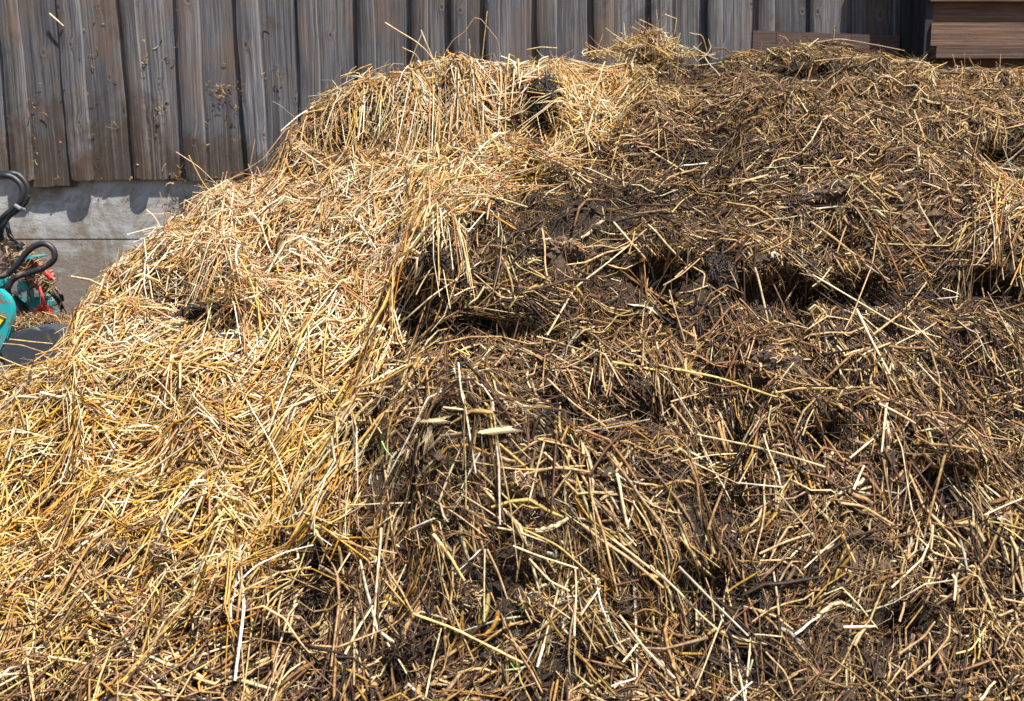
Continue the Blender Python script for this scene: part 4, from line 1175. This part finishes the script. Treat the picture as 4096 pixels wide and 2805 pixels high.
# ------------------------------------------------------------------ the stalks one can tell apart
CR = {'T': (1000, 0, 1.66), 'L': (0, 0, 1.769), 'C': (0, 1300, 1.66), 'D': (0, 2000, 1.66), 'E': (1400, 600, 1.66), 'F': (1400, 1400, 1.66),
      'G': (2700, 600, 1.665), 'H': (2700, 1400, 1.665), 'I': (1200, 2100, 1.549), 'J': (2600, 2100, 1.553), 'P': (2300, 0, 2.113), 'R': (3000, 0, 2.12)}
STALKS = """
T 12 tan 895,150 1100,270 1170,340 1290,500
T 6 tan 1265,400 1350,265 1430,210 1495,115 1540,125 1590,190 1645,260 1665,370
T 8 tan 1575,75 1555,240 1538,420
T 12 pale 1135,200 1190,330 1250,480
T 8 pale 1145,215 1100,330 1050,460
T 8 tan 1010,315 1090,350 1150,440
T 8 golden 1325,715 1520,760 1730,795
T 10 tan 1670,990 1760,900 2000,700
T 6 white 1930,530 2050,580 2160,660
T 12 pale 2300,480 2270,600 2255,660
T 8 pale 930,990 1050,860 1180,770
T 5 white 1158,640 1155,780 1158,910
T 8 pale 1270,1020 1300,830 1330,790
T 5 brown 150,675 220,715 290,775
T 9 golden 1165,1130 1175,1300 1180,1490
T 14 white 1075,1050 1040,1200 930,1370
T 9 tan 2324,1000 2000,1080 1870,1120 1500,1165
T 8 tan 1455,260 1460,340 1450,440
T 10 pale 590,700 700,730 795,750
T 8 golden 2040,320 1930,310 1840,330
L 7 tan 1245,1075 1400,1180 1520,1290
L 8 golden 1335,1100 1440,1300 1560,1440
L 6 tan 1805,985 1785,1090 1770,1190
L 7 grey 1990,1030 1750,1200 1560,1310
L 12 pale 1035,1485 1090,1530 1130,1600
L 7 pale 1300,1480 1305,1410 1350,1440 1400,1460
C 24 white 745,247 790,238 840,230
C 22 white 780,155 825,190 870,225
C 12 pale 1180,190 1480,190 1900,210
C 8 pale 1480,180 1500,90 1525,30 1620,70 1690,185
C 10 white 1480,190 1580,290 1640,480 1750,720 1850,940 1970,1260
C 13 pale 330,810 500,990 600,1070 720,1170
C 14 white 350,840 358,900 365,960
C 14 pale 0,1160 120,1090 230,960 320,850
C 12 golden 160,795 500,700 700,630
C 10 pale 590,1010 900,870 1080,770 1180,740
C 15 white 1215,732 1330,700 1440,670
C 14 white 1305,755 1380,720 1460,685
C 8 pale 920,270 1060,380 1190,540
C 10 white 1260,555 1400,510 1560,480
C 14 golden 1380,380 1470,455 1640,465 1800,470
C 8 pale 1920,270 1880,420 1830,590
C 8 pale 1760,560 2000,440 2320,330
C 15 pale 355,400 450,470 545,530
C 13 grey 105,415 180,520 245,650
C 9 golden 0,215 130,270 320,325
C 9 golden 65,95 200,112 350,125
C 7 tan 20,125 150,135 290,180
C 10 pale 1690,1090 1770,1200 1850,1320
C 12 grey 450,1030 560,1130 620,1220
C 10 pale 1098,650 1100,740 1107,820
C 6 golden 1005,300 1005,480 1020,650
C 15 golden 880,1290 1080,1180 1330,1080
C 9 white 640,1240 720,1180 950,1175 1060,1165
C 14 pale 300,1170 380,1040 470,960
C 10 golden 430,1110 470,1200 495,1280
C 12 pale 1660,1040 1760,970 1900,880
C 20 pale 690,1210 860,1200 1060,1195
D 24 white 160,335 400,230 560,140 650,5
D 18 white 0,550 300,510 715,480
D 16 white 145,340 148,150 240,120 380,80
D 28 white 405,815 435,860 465,910
D 26 white 1605,560 1615,700 1590,900 1565,1100 1560,1200
D 14 olive 1650,660 1740,655 1960,520 2010,350 2050,280
D 10 white 920,850 960,720 1025,565
D 18 pale 440,980 600,880 800,590 900,420
D 12 golden 240,1110 500,870 520,800 490,700
D 13 pale 1280,860 1285,520 1295,260
D 13 golden 1550,210 1480,400 1320,760
D 14 pale 1130,560 1400,400 1680,290
D 9 white 1470,660 1700,440 1900,350 2080,300
D 17 brown 520,885 680,915 840,945
D 14 pale 330,1040 540,1115 740,1140
D 14 pale 560,1330 720,1100 860,940
D 14 golden 240,1120 360,1180 480,1250
D 12 pale 1010,330 1120,210 1240,90
D 18 golden 765,225 850,190 1100,30 1170,0
D 8 golden 220,515 450,400 690,280
D 22 brown 865,1000 905,880 965,760
D 18 pale 0,1165 100,1155 210,1150
D 12 white 1600,130 1540,220 1500,330 1460,440
D 12 golden 600,800 650,650 685,500
D 10 pale 600,230 610,330 605,410
D 10 golden 930,305 1000,350 1250,360
D 11 tan 1350,380 1480,520 1610,640
D 14 golden 1150,1200 1350,1100 1500,1000
D 14 pale 880,1075 890,1000 885,950
E 10 white 0,595 300,605 580,625
E 8 golden 510,140 515,400 505,680
E 13 white 400,60 370,230 240,420
E 16 pale 1310,1230 1430,1020 1500,900 1690,760 1880,610
E 14 pale 90,1340 380,1120 560,960 720,850 870,740
E 12 olive 1055,670 1120,780 1330,870
E 15 tan 1275,520 1295,700 1310,840
E 20 tan 1750,480 1850,600 1960,720
E 12 golden 1890,540 1875,610 1850,690
E 10 tan 2050,250 2140,170 2324,110
E 10 golden 2120,440 2220,340 2324,270
E 14 tan 2080,900 2200,830 2324,720
E 14 tan 2120,930 2170,1100 2230,1300
E 14 pale 1985,0 2120,80 2230,150
E 12 pale 60,855 240,880 340,870
E 17 tan 1240,1240 1350,1265 1540,1330
E 9 pale 690,970 760,930 830,910
E 14 olive 1180,755 1225,728 1272,738
E 9 white 2215,102 2270,98 2324,93
E 12 pale 620,600 560,760 440,960
E 8 pale 985,420 990,500 985,580
E 16 golden 720,850 730,790 745,740
E 12 golden 700,1320 800,1370 740,1290
F 18 tan 1310,190 1480,350 1650,480 1700,510
F 17 pale 1290,610 1240,780 1190,1000
F 12 golden 1000,780 1250,795 1560,770
F 20 olive 850,800 960,900 1110,1050
F 10 white 865,680 800,800 740,920
F 14 pale 720,85 740,300 770,390
F 19 pale 620,382 690,390 760,397
F 22 golden 1740,80 1900,110 2100,150
F 16 tan 2050,100 2180,140 2324,172
F 28 pale 1770,820 1800,960 1850,1190
F 14 tan 480,960 700,1100 900,1240
F 20 pale 1290,680 1500,900 1700,1100 1900,1300
F 14 pale 0,1030 200,1020 400,1015
F 9 tan 1320,610 1600,510 1840,430
F 15 dark 1120,375 1280,385 1430,402
F 17 tan 2130,345 2230,320 2324,290
F 23 tan 2130,360 2230,480 2280,560
F 17 pale 890,1165 1100,1200 1310,1280
F 20 white 400,1190 480,1155 560,1120
F 14 pale 190,1168 240,1130 290,1100
F 24 pale 550,1225 590,1275 625,1325
F 14 tan 1740,85 1725,200 1700,310
F 17 pale 590,1010 660,820 770,580
F 14 tan 740,960 950,1090 1150,1250
F 9 grey 1490,540 1700,520 1990,460
F 16 golden 1250,590 1350,615 1440,640
F 11 pale 1880,1010 1960,1130 2000,1230
F 14 pale 1960,1080 2000,1000 2040,930
G 14 tan 0,850 260,660 640,550 720,450
G 19 pale 455,600 540,820 620,1150
G 14 pale 915,830 1200,1000 1500,1180 1770,1250
G 10 tan 1345,560 1330,750 1210,1060 1130,1200
G 14 tan 1320,1230 1500,1100 1600,980 1675,880
G 20 pale 1210,1060 1300,1250 1430,1495
G 20 tan 905,480 1100,620 1260,740
G 12 grey 1270,765 1350,820 1430,865
G 12 pale 1430,1480 1450,1305 1650,1210 1740,1150
G 12 pale 1540,1110 1650,1220 1750,1315
G 15 olive 1200,180 1320,290 1420,400
G 14 olive 1155,385 1350,405 1520,430
G 11 olive 1380,625 1700,635 1830,640 1885,590
G 17 tan 2130,230 2135,300 2142,380
G 12 pale 1610,330 1680,460 1750,580
G 24 tan 360,240 490,200 620,165
G 10 pale 850,120 980,118 1130,122
G 13 white 60,105 140,97 220,88
G 14 grey 1710,1000 1800,988 1900,975
G 12 pale 1780,922 1840,940 1900,965
G 8 tan 370,810 395,860 420,925
G 8 tan 430,990 560,1130 700,1290
G 8 pale 90,365 200,430 300,500
G 12 pale 1930,80 2100,105 2270,140
G 10 olive 1000,30 1100,190 1185,345
G 15 tan 120,780 200,825 185,920
G 12 golden 2140,380 2230,310 2324,260
G 14 tan 640,560 680,640 715,770
G 12 tan 1135,520 1110,600 1080,685
G 12 pale 915,910 980,860 1040,780
H 18 pale 150,565 500,635 750,700 1000,780
H 22 golden 0,125 300,185 650,310 720,320
H 17 golden 670,285 820,255 1080,258
H 14 pale 45,740 240,700 410,690
H 14 olive 640,370 620,470 655,600
H 14 pale 590,560 660,760 700,900
H 14 white 410,885 560,900 720,915
H 10 pale 1640,540 1780,520 1920,495
H 20 pale 1165,720 1330,580 1420,510
H 20 pale 1190,930 1225,850 1260,770
H 26 tan 1360,360 1480,420 1600,490
H 14 pale 2060,1100 2180,1045 2310,990
H 12 tan 300,190 340,420 385,560
H 18 tan 1690,1110 1712,1240 1705,1330
H 22 brown 220,1200 290,1000 350,820
H 14 tan 850,570 880,470 920,400
H 15 olive 2080,1140 2200,1160 2324,1195
H 14 golden 2190,1180 2260,1225 2324,1275
H 15 pale 1310,20 1420,170 1500,300
H 18 tan 2130,190 2230,240 2324,285
H 24 tan 1100,1020 1250,1040 1480,1180
H 14 pale 1600,70 1760,240 1860,370
H 12 pale 2250,0 2275,80 2290,175
H 13 tan 2110,0 2130,80 2150,170
I 18 pale 505,20 480,300 455,670
I 16 tan 540,280 640,430 700,545
I 22 golden 700,550 960,640 1200,760 1380,855
I 22 golden 830,60 940,210 1020,345
I 12 pale 1145,150 1140,400 1142,600
I 16 tan 1160,150 1230,300 1285,460
I 16 pale 1600,400 1560,560 1510,740
I 27 white 1510,740 1490,810 1470,880
I 12 pale 1400,420 1560,500 1730,620
I 17 golden 1330,0 1600,120 1860,360
I 28 tan 1750,0 2000,180 2250,390
I 22 pale 1820,0 2150,260 2324,390
I 8 white 1830,340 1860,480 1910,600
I 14 tan 1660,490 1760,650 1840,790
I 14 golden 205,830 330,920 430,870 520,810
I 23 pale 280,800 360,640 450,500
I 10 white 960,305 1040,230 1120,150
I 12 pale 775,1085 820,850 875,640
I 16 tan 930,490 945,300 960,130
I 17 pale 1320,130 1500,200 1720,270
I 18 pale 1420,210 1550,350 1670,410
I 20 pale 1980,560 2150,780 2324,950
I 14 pale 540,730 600,820 660,920
I 18 pale 820,940 870,960 930,985
I 17 pale 2000,850 2050,790 2090,740
I 12 tan 400,135 500,155 600,175
I 16 white 1930,1000 2000,975 2080,950
I 16 pale 1700,690 1710,470 1705,270
I 16 pale 1740,560 1800,470 1860,390
I 15 pale 210,340 270,240 320,160
J 20 grey 180,260 400,490 610,690
J 14 pale 445,595 360,820 260,1060
J 16 pale 590,1090 610,850 625,700
J 14 white 500,1090 570,1030 640,970
J 19 pale 0,250 260,500 420,650
J 21 white 900,680 975,620 1055,570
J 24 pale 1200,635 1300,632 1400,630
J 28 tan 1270,750 1300,690 1335,640
J 18 tan 680,180 850,110 1020,50
J 10 pale 960,268 1100,130 1190,60
J 24 pale 1755,0 1748,80 1745,160
J 16 pale 1500,390 1700,210 1730,120
J 18 tan 765,280 790,440 800,560
J 22 grey 1920,60 1945,160 1970,280
J 14 tan 720,790 830,900 890,1050
J 20 pale 2050,1090 2095,1030 2145,975
J 16 brown 460,130 500,200 555,305
J 18 tan 1550,800 1700,700 1770,600
J 16 tan 1590,960 1740,830 1850,700 1862,560
J 14 golden 1900,800 2000,780 2110,600
J 10 pale 640,680 730,685 820,695
J 22 pale 1880,310 1900,340 1890,470
J 20 tan 1550,600 1570,540 1580,480
P 8 golden 545,165 640,210 720,255
P 7 golden 758,122 810,140 862,160
P 7 golden 860,160 850,220 840,290
P 6 tan 685,80 700,180 705,250
P 9 golden 262,240 360,310 455,385
P 6 tan 235,290 205,380 180,450
P 9 tan 970,280 1075,295 1120,460
P 9 pale 480,280 478,370 470,470
P 6 brown 875,420 870,560 840,730
P 11 pale 1100,485 1160,570 1225,645
P 14 pale 1240,855 1390,800 1540,770
P 9 pale 255,520 215,640 110,860
R 9 tan 540,520 850,490 1190,470
R 9 tan 560,360 750,335 1000,375 1310,430
R 11 golden 920,575 1000,530 1085,490
R 9 golden 1400,640 1540,590 1670,530
R 7 tan 1390,600 1450,520 1505,460
R 8 tan 1715,460 1730,510 1745,570
R 8 tan 2125,455 2123,510 2118,580
R 7 tan 1860,490 1880,530 1895,560
R 6 tan 720,215 715,280 705,350
R 13 tan 875,1055 970,990 1060,940
R 9 tan 155,650 220,740 285,830
R 8 golden 0,420 60,430 120,445
"""
ZONES = [(1650, 90, "rising above the crest before the planks"), (1500, 330, "on top of the upper golden lump"), (1300, 540, "on the front of the upper golden lump"), (2250, 330, "near the wet black clod in the upper straw"),
 (2600, 150, "in the straw tuft on the crest"), (2800, 330, "right of the dark clod on the crest"), (3250, 230, "on the crest below the brown plank"), (3750, 230, "on the crest below the shed boards"), (3300, 420, "on the upper right slope"), (2450, 480, "right of the upper golden lump"),
 (620, 680, "standing out against the plank feet at left"), (700, 880, "over the left bank below the planks"), (1700, 700, "in the fold under the upper lump"), (1250, 900, "on the pale upper middle straw"), (1600, 1000, "on the straw left of the dark dung"),
 (150, 1400, "by the dark rubber cover at left"), (480, 1430, "under the steep left face of the bank"), (900, 1380, "just below the hollow in the golden bank"), (1080, 1500, "right under the hollow in the golden bank"), (200, 1720, "at the left edge of the golden slope"),
 (650, 1750, "in the middle of the golden slope"), (1000, 1900, "on the right of the golden slope"), (300, 2080, "in the lower left golden straw"), (700, 2080, "above the two grey brown clods"), (250, 2350, "left of the dry clods at lower left"), (600, 2450, "below the dry clods at lower left"),
 (980, 2350, "near the lower right end of the golden straw"), (250, 2700, "in the bottom left corner"), (700, 2700, "along the bottom edge of the golden straw"), (1750, 1100, "by the dark clod at the dung's left edge"), (1650, 1350, "across the border of straw and dung"),
 (2150, 1050, "near the dried plate of dung"), (2450, 900, "on the flat black band of dung"), (2700, 720, "on the muddy slope right of centre"), (2300, 1250, "on the ledge in the heap's middle"), (2750, 1250, "left of the round hanging clod"), (2950, 1000, "above the round hanging clod"),
 (3050, 1250, "right of the round hanging clod"), (3200, 780, "on the flat dark brown slab"), (3500, 800, "on the fibrous tan patch at right"), (3950, 780, "at the right edge beside the pale patch"), (3450, 1050, "over the black hollow at right"), (3750, 1150, "below the ledge of the right hollow"),
 (3450, 1400, "in front of the black hollow at right"), (1850, 1550, "on the upper left of the dark slope"), (2150, 1680, "by the small black clod in mid heap"), (2450, 1720, "by the black glistening clod"), (1650, 1850, "on the left flank of the dark slope"),
 (2080, 1900, "on the pale mud patch in mid heap"), (2450, 2000, "among the combed stalks right of the mud patch"), (1750, 2080, "above the upright straws at bottom centre"), (1400, 2250, "on the steep dark flank beside the golden straw"), (1650, 2350, "on the lower dark mound"),
 (1950, 2300, "over the black patch at bottom centre"), (2200, 2450, "by the two brown clods at bottom centre"), (2550, 2300, "in the combed bundle right of bottom centre"), (1500, 2650, "by the black clod with holes"), (1900, 2650, "at the bottom centre edge"), (2500, 2650, "near the bottom edge right of centre"),
 (2850, 1500, "left of the porous mud lump"), (3150, 1600, "below the porous mud lump"), (3450, 1750, "on the light matted patch at right"), (3800, 1500, "on the stalky slope at the right edge"), (3900, 1750, "at the right edge, mid height"), (2850, 1850, "left of the light matted patch"),
 (3050, 2000, "below the long right diagonal stalks"), (3500, 2050, "under the light matted patch"), (3950, 2100, "at the right edge over black dung"), (2900, 2250, "in the dark valley right of centre"), (2800, 2600, "in the bottom valley right of centre"),
 (3250, 2500, "on the left of the matted bottom mound"), (3500, 2350, "on the matted bottom right mound"), (3750, 2600, "on the curved stalks at bottom right"), (4000, 2600, "in the bottom right corner")]
recs = []
for li, ln in enumerate(STALKS.strip().splitlines()):
    a = ln.split()
    cu, cv_, sc = CR[a[0]]
    w = float(a[1]) / sc
    pts = [tuple(float(q) for q in s.split(',')) for s in a[3:]]
    px = [(cu + x / sc, cv_ + y / sc) for x, y in pts]
    rr = random.Random(li)
    lift = rr.uniform(.010, .028)
    hs = [hit(u_, v_, lift) for u_, v_ in px]
    ok = [h for h in hs if h is not None]
    if not ok:
        d0 = float(np.interp(px[0][0], CU, CD)) - .08
        hs = [at(u_, v_, d0) for u_, v_ in px]
    else:
        # points over the skyline keep the distance of the nearest point that meets the heap
        idxs = [i for i, h in enumerate(hs) if h is not None]
        hs = [h if h is not None else at(*px[i], hs[min(idxs, key=lambda k: abs(k - i))][1]) for i, h in enumerate(hs)]
    # stiff stalks bridge dips: limit the jump in distance from the straight line between the ends
    y0_, y1_ = hs[0][1], hs[-1][1]
    new = []
    ln_ = [0]
    for p, q in zip(px, px[1:]): ln_.append(ln_[-1] + math.dist(p, q))
    dmax = abs(y1_ - y0_)
    for i, h in enumerate(hs):
        t = ln_[i] / ln_[-1]
        yl = y0_ + (y1_ - y0_) * t
        y_ = min(h[1], yl + .05)
        y_ = max(y_, yl - .25)
        new.append(at(*px[i], min(y_, h[1])))
    wid = w / F * float(np.mean([h[1] for h in new]))
    wid = max(wid * .88, .0024)
    o = stalk(new, wid, a[2], li, flat=.8 if wid < .0062 else .4)
    us, vs = [p[0] for p in px], [p[1] for p in px]
    mu, mv = sum(us) / len(us), sum(vs) / len(vs)
    plen = ln_[-1]
    du, dv = px[-1][0] - px[0][0], px[-1][1] - px[0][1]
    chord = math.hypot(du, dv)
    if dv < 0: du, dv = -du, -dv
    ang = math.degrees(math.atan2(dv, du))       # 0 right .. 90 down .. 180 left
    if chord / plen < .9: sh_ = "bent"
    else: sh_ = "level" if (ang < 18 or ang > 162) else "upright" if 68 < ang < 112 else "left-leaning" if ang <= 68 else "right-leaning"
    size = "short" if plen < 95 else "long" if plen > 260 else ""
    th_ = "thick" if w > 11.5 else "thin" if w < 5.5 else ""
    zone = min(ZONES, key=lambda z: (z[0] - mu) ** 2 + (z[1] - mv) ** 2)[2]
    recs.append([o, " ".join(x for x in (size, th_, a[2], sh_, "straw stalk") if x), zone, mu, mv])
from collections import defaultdict
byl = defaultdict(list)
for r in recs: byl[(r[1], r[2])].append(r)
for (l_, z_), rs in byl.items():
    names = [""]
    l_ = l_.replace('straw stalk', 'straw')
    if len(rs) > 1:
        su = max(r[3] for r in rs) - min(r[3] for r in rs); sv_ = max(r[4] for r in rs) - min(r[4] for r in rs)
        rs.sort(key=(lambda r: r[3]) if su > sv_ else (lambda r: r[4]))
        if len(rs) == 2: names = ["left one, ", "right one, "] if su > sv_ else ["upper one, ", "lower one, "]
        else: names = (["leftmost, "] if su > sv_ else ["highest, "]) + ["middle, "] * (len(rs) - 2) + (["rightmost, "] if su > sv_ else ["lowest, "])
    for nm, r in zip(names, rs):
        tag(r[0], l_ + ", " + nm + z_ if nm else l_ + " " + z_, "straw", "single straw stalks lying on the heap")

# green shoots
for i, (w, ps, lab) in enumerate(((10, [(1400 + x / 1.66, 1400 + y / 1.66) for x, y in ((212, 605), (235, 660), (290, 718))], "small bright green grass blade at the left flank of the dark slope"),
                                  (7, [(1200 + x / 1.549, 2100 + y / 1.549) for x, y in ((1305, 855), (1330, 890), (1345, 885), (1385, 893))], "tiny green grass shoot at bottom centre"))):
    P = [hit(u_, v_, .035) for u_, v_ in ps]
    tag(stalk(P, w / 1.66 / F * P[0][1], 'pale', 700 + i, "grass_blade", M_green, .15, .25), lab, "grass blade")
# ears of wheat
def ear(ps, lab, seed):
    P = [hit(u_, v_, .03) for u_, v_ in ps]
    sp_ = spline(P, 6)
    root = empty("wheat_ear", P[0])
    tag(root, lab, "wheat ear", "bleached wheat ears on the dark slope")
    MB().tube(sp_, .0012, 6).build("stem", M_ear, root)
    rr = random.Random(seed)
    ker = MB(); awn = MB()
    L_ = len(sp_)
    for k in range(22):
        t = k / 22 * (L_ - 1)
        i = int(t); f = t - i
        c_ = Vector(sp_[i]) * (1 - f) + Vector(sp_[min(i + 1, L_ - 1)]) * f
        tg = (Vector(sp_[min(i + 1, L_ - 1)]) - Vector(sp_[i])).normalized() if i < L_ - 1 else (Vector(sp_[-1]) - Vector(sp_[-2])).normalized()
        sd2 = tg.cross(Vector((0, -.6, .8))).normalized() * (1 if k % 2 else -1)
        e_ = c_ + sd2 * .0028 + tg * .008
        ker.tube([c_, c_ * .5 + e_ * .5 + sd2 * .001, e_], .002, 6, True, [.0007, .0017, .0004])
        awn.tube([e_, e_ + tg * .012 + sd2 * .005], .0004, 4, True, [.0004, .0001])
    ker.build("grain", M_ear, root); awn.build("awn", M_ear, root)
M_ear = plain("bleached wheat ear", (.50, .38, .22), .7, bmp=.2)
for i, (a, lab) in enumerate(((((850, 552), (960, 535), (1070, 522)), "level bleached wheat ear on the mud patch, rightmost of the ears"),
                              (((425, 470), (520, 472), (620, 464)), "level bleached wheat ear, topmost of the ears left of the mud"),
                              (((535, 500), (525, 555), (500, 605)), "upright bleached wheat ear under the topmost one"),
                              (((445, 560), (415, 610), (380, 665)), "slanting bleached wheat ear, leftmost and lowest"))):
    ear([(1400 + x / 1.66, 1400 + y / 1.66) for x, y in a], lab, i)
